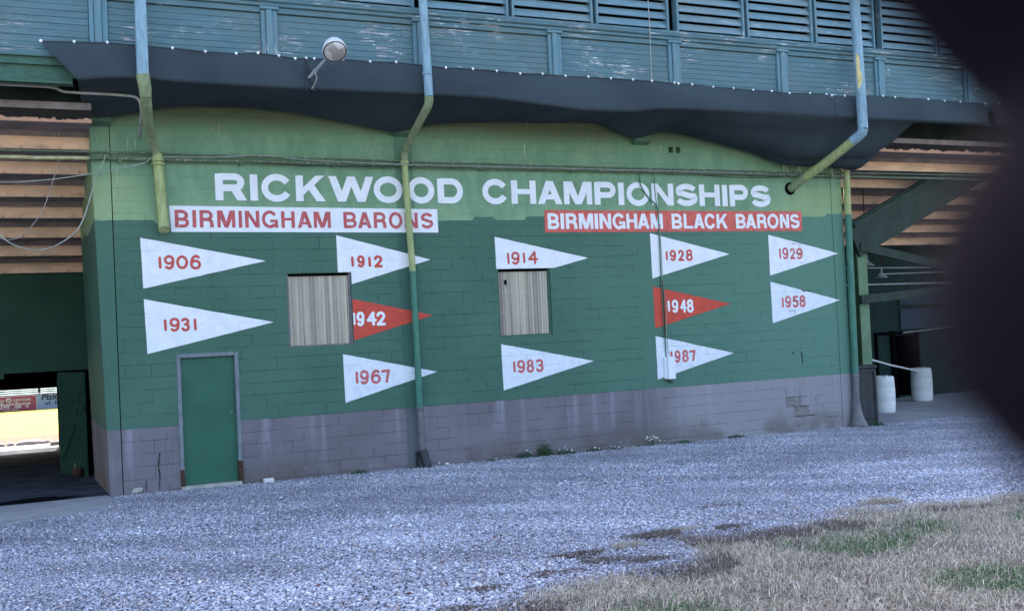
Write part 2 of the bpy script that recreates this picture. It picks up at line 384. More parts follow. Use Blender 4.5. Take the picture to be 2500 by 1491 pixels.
# ------------------------------------------------------------------ mesh builder
class MB:
    def __init__(s):
        s.v = []; s.f = []; s.sm = []
    def add(s, vs, fs, smooth=False):
        o = len(s.v)
        s.v.extend([tuple(p) for p in vs])
        for f in fs:
            s.f.append(tuple(i + o for i in f)); s.sm.append(smooth)
        return s
    def box(s, x0, x1, y0, y1, z0, z1):
        return s.add([(x0, y0, z0), (x1, y0, z0), (x1, y1, z0), (x0, y1, z0), (x0, y0, z1), (x1, y0, z1), (x1, y1, z1), (x0, y1, z1)],
                     [(0, 3, 2, 1), (4, 5, 6, 7), (0, 1, 5, 4), (1, 2, 6, 5), (2, 3, 7, 6), (3, 0, 4, 7)])
    def bbox(s, x0, x1, y0, y1, z0, z1, b=0.01):
        """box with bevelled long edges on the front (-Y) side"""
        return s.add([(x0, y0 + b, z0), (x0 + b, y0, z0 + b), (x1 - b, y0, z0 + b), (x1, y0 + b, z0), (x1, y1, z0), (x0, y1, z0),
                      (x0, y0 + b, z1), (x0 + b, y0, z1 - b), (x1 - b, y0, z1 - b), (x1, y0 + b, z1), (x1, y1, z1), (x0, y1, z1)],
                     [(1, 2, 8, 7), (0, 1, 7, 6), (2, 3, 9, 8), (0, 3, 2, 1), (7, 8, 9, 6), (3, 4, 10, 9), (5, 0, 6, 11), (4, 5, 11, 10), (0, 5, 4, 3), (6, 9, 10, 11)])
    def quad(s, a, b, c, d): return s.add([a, b, c, d], [(0, 1, 2, 3)])
    def poly(s, pts): return s.add(pts, [tuple(range(len(pts)))])
    def obox(s, p, q, wdt, hgt, up=(0, 0, 1)):
        p, q = Vector(p), Vector(q); d = (q - p).normalized(); up = Vector(up)
        sx = d.cross(up).normalized(); uz = sx.cross(d).normalized()
        a = sx * wdt / 2; b = uz * hgt / 2
        vs = [p - a - b, p + a - b, p + a + b, p - a + b, q - a - b, q + a - b, q + a + b, q - a + b]
        return s.add(vs, [(0, 1, 2, 3), (7, 6, 5, 4), (0, 4, 5, 1), (1, 5, 6, 2), (2, 6, 7, 3), (3, 7, 4, 0)])
    def tube(s, path, r, n=12, caps=True, smooth=True):
        P = [Vector(p) for p in path]
        rs = r if isinstance(r, (list, tuple)) else [r] * len(P)
        ref = None; vs = []; fs = []
        for i, p in enumerate(P):
            if i == 0: d = P[1] - P[0]
            elif i == len(P) - 1: d = P[-1] - P[-2]
            else: d = (P[i + 1] - p).normalized() + (p - P[i - 1]).normalized()
            d.normalize()
            if ref is None:
                ref = Vector((0, 0, 1)) if abs(d.z) < 0.9 else Vector((1, 0, 0))
                ref = d.cross(ref).normalized()
            ref = (ref - d * ref.dot(d)).normalized()
            b = d.cross(ref)
            k = 1.0
            for j in range(n):
                a = 2 * math.pi * j / n
                vs.append(p + (ref * math.cos(a) + b * math.sin(a)) * rs[i] * k)
        for i in range(len(P) - 1):
            for j in range(n):
                fs.append((i * n + j, i * n + (j + 1) % n, (i + 1) * n + (j + 1) % n, (i + 1) * n + j))
        s.add(vs, fs, smooth)
        if caps:
            m = len(P) - 1
            s.add(vs[:n], [tuple(reversed(range(n)))])
            s.add(vs[m * n:], [tuple(range(n))])
        return s
    def lathe(s, prof, c=(0, 0, 0), n=24, smooth=True, mat=None):
        vs = []; fs = []
        for r, z in prof:
            for j in range(n):
                a = 2 * math.pi * j / n
                v = Vector((r * math.cos(a), r * math.sin(a), z))
                if mat is not None: v = mat @ v
                vs.append(v + Vector(c))
        for i in range(len(prof) - 1):
            for j in range(n):
                fs.append((i * n + j, i * n + (j + 1) % n, (i + 1) * n + (j + 1) % n, (i + 1) * n + j))
        return s.add(vs, fs, smooth)
    def ball(s, c, r, n=10, sq=(1, 1, 1)):
        prof = [(max(1e-4, math.sin(math.pi * i / (n // 2 + 1))) * r, -math.cos(math.pi * i / (n // 2 + 1)) * r) for i in range(n // 2 + 2)]
        vs = []; fs = []
        for q, z in prof:
            for j in range(n):
                a = 2 * math.pi * j / n
                vs.append((c[0] + q * math.cos(a) * sq[0], c[1] + q * math.sin(a) * sq[1], c[2] + z * sq[2]))
        for i in range(len(prof) - 1):
            for j in range(n):
                fs.append((i * n + j, i * n + (j + 1) % n, (i + 1) * n + (j + 1) % n, (i + 1) * n + j))
        return s.add(vs, fs, True)
    def build(s, name, mat, parent=None, **kw):
        off = Vector((0, 0, 0)); p = parent
        while p is not None:
            off += p.location; p = p.parent
        me = bpy.data.meshes.new(name)
        me.from_pydata([tuple(Vector(v) - off) for v in s.v], [], s.f)
        me.polygons.foreach_set("use_smooth", s.sm)
        me.update()
        me.materials.append(MAT[mat] if isinstance(mat, str) else mat)
        o = bpy.data.objects.new(name, me)
        COL.objects.link(o)
        if parent is not None: o.parent = parent
        tag(o, **kw)
        return o

def smooth_path(pts, n=6):
    P = [Vector(p_) for p_ in pts]; out = []
    for i in range(len(P) - 1):
        p0, p1, p2, p3 = P[max(0, i - 1)], P[i], P[i + 1], P[min(len(P) - 1, i + 2)]
        for k in range(n):
            t_ = k / n
            out.append(0.5 * ((2 * p1) + (p2 - p0) * t_ + (2 * p0 - 5 * p1 + 4 * p2 - p3) * t_ * t_ + (3 * p1 - p0 - 3 * p2 + p3) * t_ ** 3))
    out.append(P[-1]); return out

def tag(o, label=None, category=None, group=None, kind=None):
    if label: o["label"] = label
    if category: o["category"] = category
    if group: o["group"] = group
    if kind: o["kind"] = kind
    return o

def thing(name, loc, label, category, group=None):
    o = bpy.data.objects.new(name, None)
    o.empty_display_size = 0.2
    COL.objects.link(o); o.location = loc
    return tag(o, label, category, group)

def gz(X, Y):
    return -1.03 - 0.008 * min(max(X - 1.5, 0), 22) + 0.035 * min(max(-Y, 0), 30)

# ------------------------------------------------------------------ ground (one sheet) and floors
def build_ground():
    xs = [-300, -120, -50, -20, -10] + [-8 + 0.5 * i for i in range(70)] + [30, 45, 80, 150, 300]
    ys = [0.02 - 0.35 * i for i in range(60)] + [-22, -26, -32, -50, -90, -160, -400]
    vs = []; fs = []
    for y in ys:
        for x in xs:
            n = mnoise.noise(Vector((x * 0.6, y * 0.6, 0))) * 0.018 if -24 < y < -0.2 else 0
            vs.append((x, y, gz(x, y) - 0.02 + n))
    nx = len(xs)
    for j in range(len(ys) - 1):
        for i in range(nx - 1):
            fs.append((j * nx + i, (j + 1) * nx + i, (j + 1) * nx + i + 1, j * nx + i + 1))
    m = MB(); m.add(vs, fs, True)
    m.build("ground", 'ground', kind="structure")
build_ground()
m = MB()
for i in range(34):
    y0, y1 = i * 0.5, (i + 1) * 0.5
    z0, z1 = -1.02 - 0.032 * y0, -1.02 - 0.032 * y1
    m.quad((-9, y0, z0), (1.7, y0, z0), (1.7, y1, z1), (-9, y1, z1))
m.build("passage_floor", 'floor', kind="structure")
m = MB()     # pale concrete apron at the mouth of the passage
ap = [(-9, -3.6), (-0.6, -2.62), (0.25, -2.22), (0.75, -1.98), (1.12, -1.62), (1.36, -0.9), (1.36, 0.03), (-9, 0.03)]
top = [(x, y, -1.012 + 0.030 * max(-y, 0)) for x, y in ap]
m.poly(top)
n_ = len(ap)
m.add(top + [(x, y, z - 0.15) for x, y, z in top], [(i, i + n_, (i + 1) % n_ + n_, (i + 1) % n_) for i in range(n_)])
m.build("concrete_path", 'concrete', kind="structure")
m = MB()
m.box(16.7, 34, -0.02, 12, -1.5, -1.165)
m.build("concrete_slab", 'concrete', kind="structure")
# field beyond the passage
m = MB()
m.quad((-60, 17.0, -1.562), (60, 17.0, -1.562), (60, 18.9, -1.562), (-60, 18.9, -1.562))
m.build("field_path", 'concrete', kind="structure")
m = MB()
m.quad((-60, 18.9, -1.56), (60, 18.9, -1.56), (60, 21.2, -1.47), (-60, 21.2, -1.47))
m.build("dirt_path", 'clay', kind="structure")
m = MB()
for i in range(12):
    y0 = 21.2 + i * 2.5; y1 = y0 + 2.5
    za = -1.47 - (y0 - 21.2) / 29 * 0.57; zb = -1.47 - (y1 - 21.2) / 29 * 0.57
    m.quad((-90, y0, za), (90, y0, za), (90, y1, zb), (-90, y1, zb))
m.build("ball_field", 'fieldgrass', kind="structure")

# ------------------------------------------------------------------ letters as painted strokes on the wall (x, z)
class Pen:
    def __init__(s, y): s.m = MB(); s.y = y; s.k = 0
    def _y(s): s.k += 1; return s.y - 0.00012 * (s.k % 12)
    def poly(s, pts):
        y = s._y(); a = 0
        for i in range(len(pts)):
            x0, z0 = pts[i]; x1, z1 = pts[(i + 1) % len(pts)]
            a += x0 * z1 - x1 * z0
        if a < 0: pts = pts[::-1]
        s.m.add([(x, y, z) for x, z in pts], [tuple(range(len(pts)))])
    def thick(s, path, wd, round_cap=False, closed=False):
        y = s._y(); P = [Vector(p) for p in path]; n = len(P); h = wd / 2
        L = []; Rr = []
        for i in range(n):
            if closed:
                a = (P[i] - P[i - 1]).normalized(); b = (P[(i + 1) % n] - P[i]).normalized()
            else:
                a = (P[i] - P[i - 1]).normalized() if i else None
                b = (P[i + 1] - P[i]).normalized() if i < n - 1 else None
                a = a or b; b = b or a
            t = (a + b); t = t.normalized() if t.length > 1e-6 else a
            nn = Vector((-t.y, t.x)); cs = max(0.5, nn.dot(Vector((-a.y, a.x))))
            L.append(P[i] + nn * h / cs); Rr.append(P[i] - nn * h / cs)
        vs = [(p.x, y, p.y) for p in L] + [(p.x, y, p.y) for p in Rr]
        fs = [(i, i + n, i + 1 + n, i + 1) for i in range(n - 1)]
        if closed: fs.append((n - 1, 2 * n - 1, n, 0))
        s.m.add(vs, [f for f in fs])
        if round_cap and not closed:
            for c, d in ((P[0], P[0] - P[1]), (P[-1], P[-1] - P[-2])):
                a0 = math.atan2(d.y, d.x)
                pts = [(c.x + h * math.cos(a0 - math.pi / 2 + math.pi * q / 8), c.y + h * math.sin(a0 - math.pi / 2 + math.pi * q / 8)) for q in range(9)]
                s.m.add([(x, y, z) for x, z in pts], [tuple(range(9))])

def arc(cx, cz, rx, rz, a0, a1, n=16):
    return [(cx + rx * math.cos(R(a0 + (a1 - a0) * i / n)), cz + rz * math.sin(R(a0 + (a1 - a0) * i / n))) for i in range(n + 1)]

def letter(p, ch, x0, x1, z0, z1, s, sh=None):
    """block capital filling the box, vertical stroke s and horizontal stroke sh"""
    sh = sh or s * 0.92
    W_, H_ = x1 - x0, z1 - z0
    rect = lambda a, b, c, d: p.poly([(a, c), (b, c), (b, d), (a, d)])
    cx, cz = (x0 + x1) / 2, (z0 + z1) / 2
    hs = s / 2; hh = sh / 2
    if ch == 'I': rect(x0, x1, z0, z1)
    elif ch == 'L': rect(x0, x0 + s, z0, z1); rect(x0 + s, x1, z0, z0 + sh)
    elif ch == 'H': rect(x0, x0 + s, z0, z1); rect(x1 - s, x1, z0, z1); rect(x0 + s, x1 - s, cz - hh + H_ * 0.02, cz + hh + H_ * 0.02)
    elif ch == 'N':
        rect(x0, x0 + s, z0, z1); rect(x1 - s, x1, z0, z1)
        p.poly([(x0 + s * 0.02, z1), (x0 + s * 1.12, z1), (x1 - s * 0.02, z0), (x1 - s * 1.12, z0)])
    elif ch == 'M':
        k = s * 0.92
        rect(x0, x0 + k, z0, z1); rect(x1 - k, x1, z0, z1)
        p.poly([(x0, z1), (x0 + s * 1.45, z1), (cx + s * 0.52, z0), (cx - s * 0.52, z0)])
        p.poly([(x1, z1), (x1 - s * 1.45, z1), (cx - s * 0.52, z0), (cx + s * 0.52, z0)])
    elif ch == 'A':
        p.poly([(x0, z0), (x0 + s * 1.08, z0), (cx + s * 0.58, z1), (cx - s * 0.58, z1)])
        p.poly([(x1, z0), (x1 - s * 1.08, z0), (cx - s * 0.58, z1), (cx + s * 0.58, z1)])
        za = z0 + H_ * 0.20; zb = za + sh
        f = lambda z: x0 + s * 0.5 + (cx - x0 - s * 0.5) * (z - z0) / H_
        p.poly([(f(za), za), (x0 + x1 - f(za), za), (x0 + x1 - f(zb), zb), (f(zb), zb)])
    elif ch == 'W':
        q1, q2 = x0 + W_ * 0.285, x0 + W_ * 0.715; t = s * 1.08
        p.poly([(x0, z1), (x0 + t, z1), (q1 + t * 0.52, z0), (q1 - t * 0.52, z0)])
        p.poly([(cx - t * 0.5, z1), (cx + t * 0.5, z1), (q1 + t * 0.5, z0), (q1 - t * 0.5, z0)])
        p.poly([(cx - t * 0.5, z1), (cx + t * 0.5, z1), (q2 + t * 0.5, z0), (q2 - t * 0.5, z0)])
        p.poly([(x1 - t, z1), (x1, z1), (q2 + t * 0.52, z0), (q2 - t * 0.52, z0)])
    elif ch == 'K':
        rect(x0, x0 + s, z0, z1)
        p.poly([(x0 + s, z0 + H_ * 0.24), (x0 + s, z0 + H_ * 0.54), (x1 - s * 1.28, z1), (x1 - W_ * 0.02, z1)])
        kx = x0 + s + (x1 - x0 - s) * 0.24; kz = z0 + H_ * 0.45
        p.poly([(kx, kz), (kx + s * 0.78, kz + s * 0.62), (x1, z0), (x1 - s * 1.22, z0)])
    elif ch in 'OC' or ch == 'G':
        rx, rz = W_ / 2 - hs, H_ / 2 - hh + H_ * 0.02
        if ch == 'O': p.thick(arc(cx, cz, rx, rz, 0, 360, 40)[:-1], (s + sh) / 2, closed=True)
        elif ch == 'C': p.thick(arc(cx, cz, rx, rz, 30, 332, 34), (s + sh) / 2)
        else:
            p.thick(arc(cx, cz, rx, rz, 34, 318, 32), (s + sh) / 2)
            rect(x1 - s * 0.9, x1, z0, cz - hh * 0.2); rect(cx + W_ * 0.02, x1 - s * 0.9, cz - sh * 1.0, cz - hh * 0.2)
    elif ch == 'D':
        rect(x0, x0 + s, z0, z1); r = H_ / 2 - hh; rx = min(W_ * 0.48, r * 1.0)
        p.thick([(x0 + s * 0.5, z1 - hh), (x1 - hs - rx, z1 - hh)] + arc(x1 - hs - rx, cz, rx, r, 90, -90, 18)[1:] + [(x0 + s * 0.5, z0 + hh)], (s + sh) / 2)
    elif ch in 'RPB':
        rect(x0, x0 + s, z0, z1)
        mid = z0 + H_ * (0.47 if ch != 'P' else 0.43)
        xr = x1 - (W_ * 0.05 if ch != 'P' else 0)
        r = (z1 - hh - mid) / 2; rx = min((xr - x0) * 0.42, r * 1.15)
        p.thick([(x0 + s * 0.5, z1 - hh), (xr - hs - rx, z1 - hh)] + arc(xr - hs - rx, mid + r, rx, r, 90, -90, 14)[1:] + [(x0 + s * 0.5, mid)], (s + sh) / 2)
        if ch == 'R':
            if W_ > H_ * 0.9:
                p.poly([(x0 + W_ * 0.46, mid), (x0 + W_ * 0.46 + s * 1.25, mid), (x1, z0), (x1 - s * 1.25, z0)])
            else:
                p.thick([(x0 + W_ * 0.5, mid), (x1 - hs - W_ * 0.14, mid - sh * 0.15), (x1 - hs - W_ * 0.04, mid - H_ * 0.14), (x1 - hs * 1.05, z0 + H_ * 0.1), (x1 - hs * 0.9, z0)], s)
        if ch == 'B':
            r2 = (mid - z0 - hh) / 2; rx2 = min(W_ * 0.42, r2 * 1.15)
            p.thick([(x0 + s * 0.5, mid), (x1 - hs - rx2, mid)] + arc(x1 - hs - rx2, z0 + hh + r2, rx2, r2, 90, -90, 14)[1:] + [(x0 + s * 0.5, z0 + hh)], (s + sh) / 2)
    elif ch == 'S':
        t = (s + sh) / 2; rx = W_ / 2 - t / 2; r1 = H_ * 0.245; r2 = H_ * 0.265
        za = z1 + H_ * 0.015 - t / 2 - (r1 - t * 0.12); zb = z0 - H_ * 0.015 + t / 2 + (r2 - t * 0.12)
        up = arc(cx, za, rx * 0.95, r1 - t * 0.12, 18, 205, 18)
        lo = arc(cx, zb, rx, r2 - t * 0.12, 25, -162, 18)
        q = [(cx - rx * 0.42, cz + H_ * 0.055), (cx + rx * 0.42, cz - H_ * 0.045)]
        p.thick(up + q + lo, t)

def digit(p, ch, x0, x1, z0, z1, s):
    """hand painted numeral with round stroke ends"""
    h = s / 2
    if ch == '1':
        c = (x0 + x1) / 2
        p.thick([(c, z1 - h), (c + 0.004, z0 + h)], s, True); return
    x0 += h; x1 -= h; z0 += h; z1 -= h
    W_, H_ = x1 - x0, z1 - z0; cx = (x0 + x1) / 2
    pt = lambda a, b: (x0 + W_ * a, z0 + H_ * b)
    if ch == '0': p.thick(arc(cx, (z0 + z1) / 2, W_ / 2, H_ / 2, 0, 360, 28)[:-1], s, closed=True)
    elif ch == '9':
        p.thick(arc(cx, z0 + H_ * 0.70, W_ / 2, H_ * 0.30, 0, 360, 22)[:-1], s, closed=True)
        p.thick([pt(1, 0.70), pt(0.99, 0.45), pt(0.90, 0.18), pt(0.68, 0.03), pt(0.38, 0.0), pt(0.10, 0.10)], s, True)
    elif ch == '6':
        p.thick(arc(cx, z0 + H_ * 0.31, W_ / 2, H_ * 0.31, 0, 360, 22)[:-1], s, closed=True)
        p.thick([pt(0.0, 0.31), pt(0.02, 0.55), pt(0.14, 0.80), pt(0.38, 0.97), pt(0.66, 1.0), pt(0.88, 0.90)], s, True)
    elif ch == '8':
        p.thick(arc(cx, z0 + H_ * 0.77, W_ * 0.43, H_ * 0.23, 0, 360, 20)[:-1], s, closed=True)
        p.thick(arc(cx, z0 + H_ * 0.27, W_ * 0.50, H_ * 0.27, 0, 360, 22)[:-1], s, closed=True)
    elif ch == '3':
        p.thick(arc(cx - W_ * 0.05, z0 + H_ * 0.76, W_ * 0.50, H_ * 0.24, 150, -88, 14), s, True); p.thick(arc(cx - W_ * 0.02, z0 + H_ * 0.265, W_ * 0.52, H_ * 0.265, 90, -155, 16), s, True)
    elif ch == '2':
        p.thick(arc(cx, z0 + H_ * 0.72, W_ * 0.46, H_ * 0.28, 165, -25, 14) + [pt(0.55, 0.30), pt(0.06, 0.02)], s, True); p.thick([pt(0.06, 0.0), pt(1, 0.0)], s, True)
    elif ch == '4':
        p.thick([pt(0.72, 0), pt(0.72, 1)], s, True); p.thick([pt(0.70, 1), pt(0.0, 0.36)], s, True); p.thick([pt(0.0, 0.36), pt(1.0, 0.36)], s, True)
    elif ch == '5':
        p.thick([pt(0.95, 1), pt(0.18, 1)], s, True); p.thick([pt(0.18, 1), pt(0.10, 0.56)], s, True); p.thick([pt(0.10, 0.56), pt(0.30, 0.62), pt(0.60, 0.62), pt(0.90, 0.50), pt(1, 0.30), pt(0.88, 0.10), pt(0.58, 0.0), pt(0.28, 0.02), pt(0.05, 0.14)], s, True)
    elif ch == '7':
        p.thick([pt(0, 0.97), pt(0.98, 1.0)], s, True); p.thick([pt(0.98, 1.0), pt(0.80, 0.55), pt(0.62, 0.0)], s, True)

# ------------------------------------------------------------------ the painted block wall
WALL = thing("block_wall", (9.0, 0, -1.1), "long painted block wall, green over grey, with white and red pennants", "wall")
DOOR = (2.47, 3.47, -1.3, 1.16)
WIN = [(4.33, 5.47, 1.17, 2.43), (8.27, 9.38, 1.17, 2.43)]
VENT = [(12.2, 12.31, 4.71, 4.83), (12.375, 12.485, 4.71, 4.83)]
def wall_sheet():
    holes = [DOOR] + WIN + VENT
    X0, X1, Z0, Z1 = 1.59, 16.33, -1.3, 5.6
    xs = sorted({X0, X1} | {h[0] for h in holes} | {h[1] for h in holes})
    zs = sorted({Z0, Z1} | {h[2] for h in holes} | {h[3] for h in holes})
    m = MB()
    for a, b in zip(xs, xs[1:]):
        for c, d in zip(zs, zs[1:]):
            mx, mz = (a + b) / 2, (c + d) / 2
            if any(h[0] < mx < h[1] and h[2] < mz < h[3] for h in holes): continue
            m.quad((a, 0, c), (b, 0, c), (b, 0, d), (a, 0, d))
    for a, b, c, d in holes:
        T = 0.2
        m.quad((a, 0, c), (a, 0, d), (a, T, d), (a, T, c))
        m.quad((b, 0, c), (b, T, c), (b, T, d), (b, 0, d))
        m.quad((a, 0, d), (b, 0, d), (b, T, d), (a, T, d))
        m.quad((a, 0, c), (a, T, c), (b, T, c), (b, 0, c))
    m.quad((X0, 0.2, Z0), (X0, 0.2, Z1), (X0, 0, Z1), (X0, 0, Z0))
    m.quad((X1, 0, Z0), (X1, 0, Z1), (X1, 0.2, Z1), (X1, 0.2, Z0))
    m.box(X0 + .01, X1 - .01, 0.9, 0.95, Z0, Z1)          # room behind stays dark
    return m
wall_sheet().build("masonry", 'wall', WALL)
m = MB(); m.add([(1.395, -0.004, -1.3), (1.574, -0.004, -1.3), (1.574, 0.35, -1.3), (1.395, 0.35, -1.3), (1.272, -0.004, 5.55), (1.574, -0.004, 5.55), (1.574, 0.35, 5.55), (1.272, 0.35, 5.55)], [(4, 5, 6, 7), (0, 1, 5, 4), (1, 2, 6, 5), (2, 3, 7, 6), (3, 0, 4, 7)]); m.build("pilaster", 'pil', WALL)
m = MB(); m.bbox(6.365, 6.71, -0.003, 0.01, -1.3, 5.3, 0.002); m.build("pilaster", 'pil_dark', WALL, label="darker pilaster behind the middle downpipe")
m = MB(); m.bbox(11.36, 11.685, -0.003, 0.01, -1.3, 5.3, 0.002); m.build("pilaster", 'pil', WALL)
m = MB(); m.bbox(16.345, 16.64, -0.004, 0.35, -1.3, 5.55, 0.006); m.build("pilaster", 'pil', WALL)
for a, b in ((1.26, 1.60), (6.33, 6.74), (11.33, 11.70)):
    m = MB(); m.add([(a, -0.16, 4.90), (b, -0.16, 4.90), (b, -0.16, 5.3), (a, -0.16, 5.3), (a, 0.0, 4.84), (b, 0.0, 4.84), (b, 0, 5.3), (a, 0, 5.3)],
                    [(0, 1, 2, 3), (4, 5, 1, 0), (0, 3, 7, 4), (1, 5, 6, 2)])
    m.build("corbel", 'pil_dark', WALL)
m = MB(); m.add([(1.394, 0.351, -1.4), (1.45, 0.351, -1.4), (1.45, 3.5, -1.4), (1.394, 3.5, -1.4), (1.290, 0.351, 4.6), (1.45, 0.351, 4.6), (1.45, 3.5, 4.6), (1.290, 3.5, 4.6)], [(0, 1, 5, 4), (1, 2, 6, 5), (2, 3, 7, 6), (3, 0, 4, 7)]); m.build("return_wall", 'pil', WALL)
m = MB(); m.box(16.5, 16.63, 0.35, 5.3, -1.4, 4.6); m.build("return_wall", 'pil', WALL)  # hidden cross wall, added to block light
# two unpainted replacement blocks near the right end
m = MB()
m.bbox(14.83, 15.24, -0.007, 0.01, -0.61, -0.415, 0.004); m.bbox(15.03, 15.42, -0.007, 0.01, -0.815, -0.622, 0.004)
m.build("bare_block", 'block_raw', WALL, label="bare grey blocks low on the right end of the wall")
m = MB()
bl = [(1.70, -1.0), (1.73, -0.955), (1.79, -0.935), (1.86, -0.94), (1.885, -0.965), (1.86, -1.0), (1.80, -1.015), (1.74, -1.012)]
m.poly([(x, -0.003, z) for x, z in bl]); m.build("flaked_patch", 'sill', WALL)

def crack(pts, wd):
    m = MB(); rr = random.Random(int(pts[0][0] * 1000))
    fine_ = []
    for (a, b), (c, d) in zip(pts, pts[1:]):
        for i in range(6): fine_.append((a + (c - a) * i / 6 + rr.uniform(-.004, .004), b + (d - b) * i / 6 + rr.uniform(-.004, .004)))
    fine_.append(pts[-1])
    vs = []
    for i, (x, z) in enumerate(fine_):
        h = wd * rr.uniform(0.25, 1.0) / 2
        dx, dz = (fine_[min(i + 1, len(fine_) - 1)][0] - fine_[max(i - 1, 0)][0], fine_[min(i + 1, len(fine_) - 1)][1] - fine_[max(i - 1, 0)][1])
        l = math.hypot(dx, dz) or 1
        vs += [(x - dz / l * h, -0.0105, z + dx / l * h), (x + dz / l * h, -0.0105, z - dx / l * h)]
    m.add(vs, [(2 * i, 2 * i + 1, 2 * i + 3, 2 * i + 2) for i in range(len(fine_) - 1)])
    m.build("open_joint", 'crackdark', WALL)
for pts, wd in [([(15.17, 2.845), (15.46, 2.843)], 0.014), ([(15.40, 2.845), (15.41, 2.64), (15.24, 2.638)], 0.010), ([(15.24, 2.638), (15.42, 2.64)], 0.018), ([(15.37, 2.435), (15.47, 2.437)], 0.008),
                ([(15.40, 1.88), (15.40, 1.83), (15.60, 1.827)], 0.022), ([(15.17, 1.70), (15.19, 1.63), (15.45, 1.628)], 0.014), ([(15.00, 1.42), (15.19, 1.42), (15.20, 1.30)], 0.012),
                ([(15.30, 0.55), (15.31, 0.42)], 0.03), ([(15.31, 0.44), (15.315, 0.30)], 0.022), ([(15.06, 0.56), (15.08, 0.50)], 0.03), ([(14.83, -0.405), (15.40, -0.405)], 0.012), ([(15.03, -0.615), (15.24, -0.61)], 0.014), ([(15.24, -0.615), (15.43, -0.617)], 0.024), ([(15.03, -0.825), (15.60, -0.82)], 0.016),
                ([(14.83, -0.20), (14.83, -0.40), (15.0, -0.405)], 0.010), ([(15.2, -0.20), (15.2, -0.40)], 0.010), ([(15.03, -0.42), (15.03, -0.60)], 0.008), ([(15.62, -0.42), (15.62, -0.60)], 0.008), ([(15.82, -0.62), (15.82, -0.80)], 0.008), ([(15.9, -0.90), (16.2, -0.89)], 0.012),
                ([(2.16, -0.42), (2.13, -0.62), (2.15, -0.80), (2.13, -1.0)], 0.022), ([(1.94, -0.82), (1.93, -1.0)], 0.012)]:
    crack(pts, wd)
PEN = [
('1906','w',(1.987,3.062),(2.006,2.239),(3.996,2.655),[(2.276,2.276,2.554,2.752),(2.34,2.505,2.538,2.775),(2.532,2.72,2.541,2.768),(2.751,2.926,2.53,2.774)],0.044),
('1931','w',(2.006,2.069),(2.029,1.184),(4.084,1.617),[(2.322,2.322,1.544,1.732),(2.388,2.549,1.524,1.754),(2.572,2.707,1.521,1.747),(2.791,2.791,1.531,1.727)],0.043),
('1912','w',(5.232,3.082),(5.239,2.16),(6.967,2.633),[(5.505,5.505,2.528,2.709),(5.589,5.73,2.511,2.728),(5.816,5.816,2.52,2.7),(5.893,6.057,2.505,2.723)],0.048),
('1942','r',(5.475,1.968),(5.475,1.243),(6.966,1.627),[(5.492,5.492,1.51,1.728),(5.533,5.679,1.484,1.74),(5.718,5.903,1.486,1.733),(5.892,6.065,1.479,1.731)],0.051),
('1967','w',(5.262,1.013),(5.271,0.168),(6.995,0.607),[(5.493,5.493,0.488,0.7),(5.547,5.712,0.464,0.717),(5.747,5.93,0.461,0.715),(5.943,6.105,0.47,0.704)],0.048),
('1914','w',(8.255,3.037),(8.265,2.152),(10.223,2.613),[(8.514,8.514,2.52,2.735),(8.578,8.75,2.509,2.754),(8.84,8.84,2.535,2.737),(8.928,9.137,2.513,2.758)],0.043),
('1983','w',(8.285,1.041),(8.297,0.181),(10.241,0.621),[(8.534,8.534,0.504,0.711),(8.594,8.758,0.481,0.728),(8.788,8.943,0.476,0.728),(8.982,9.145,0.478,0.723)],0.046),
('1928','w',(11.652,3.085),(11.66,2.182),(13.561,2.643),[(12.021,12.021,2.539,2.724),(12.094,12.244,2.521,2.748),(12.29,12.436,2.518,2.746),(12.484,12.645,2.515,2.754)],0.045),
('1948','r',(11.661,2.021),(11.668,1.19),(13.523,1.619),[(12.008,12.008,1.51,1.733),(12.083,12.236,1.48,1.747),(12.285,12.435,1.476,1.741),(12.44,12.605,1.471,1.743)],0.050),
('1987','w',(11.664,1.038),(11.67,0.171),(13.541,0.602),[(12.015,12.015,0.503,0.721),(12.088,12.23,0.478,0.73),(12.268,12.424,0.478,0.731),(12.445,12.597,0.49,0.718)],0.048),
('1929','w',(14.58,3.04),(14.577,2.177),(16.454,2.62),[(14.864,14.864,2.528,2.747),(14.926,15.085,2.513,2.767),(15.125,15.271,2.513,2.753),(15.301,15.471,2.507,2.751)],0.044),
('1958','w',(14.573,2.049),(14.581,1.173),(16.433,1.603),[(14.87,14.87,1.497,1.713),(14.929,15.096,1.484,1.74),(15.128,15.291,1.48,1.734),(15.315,15.48,1.481,1.743)],0.048)]
FADED = {'1967', '1983', '1987', '1929', '1958'}
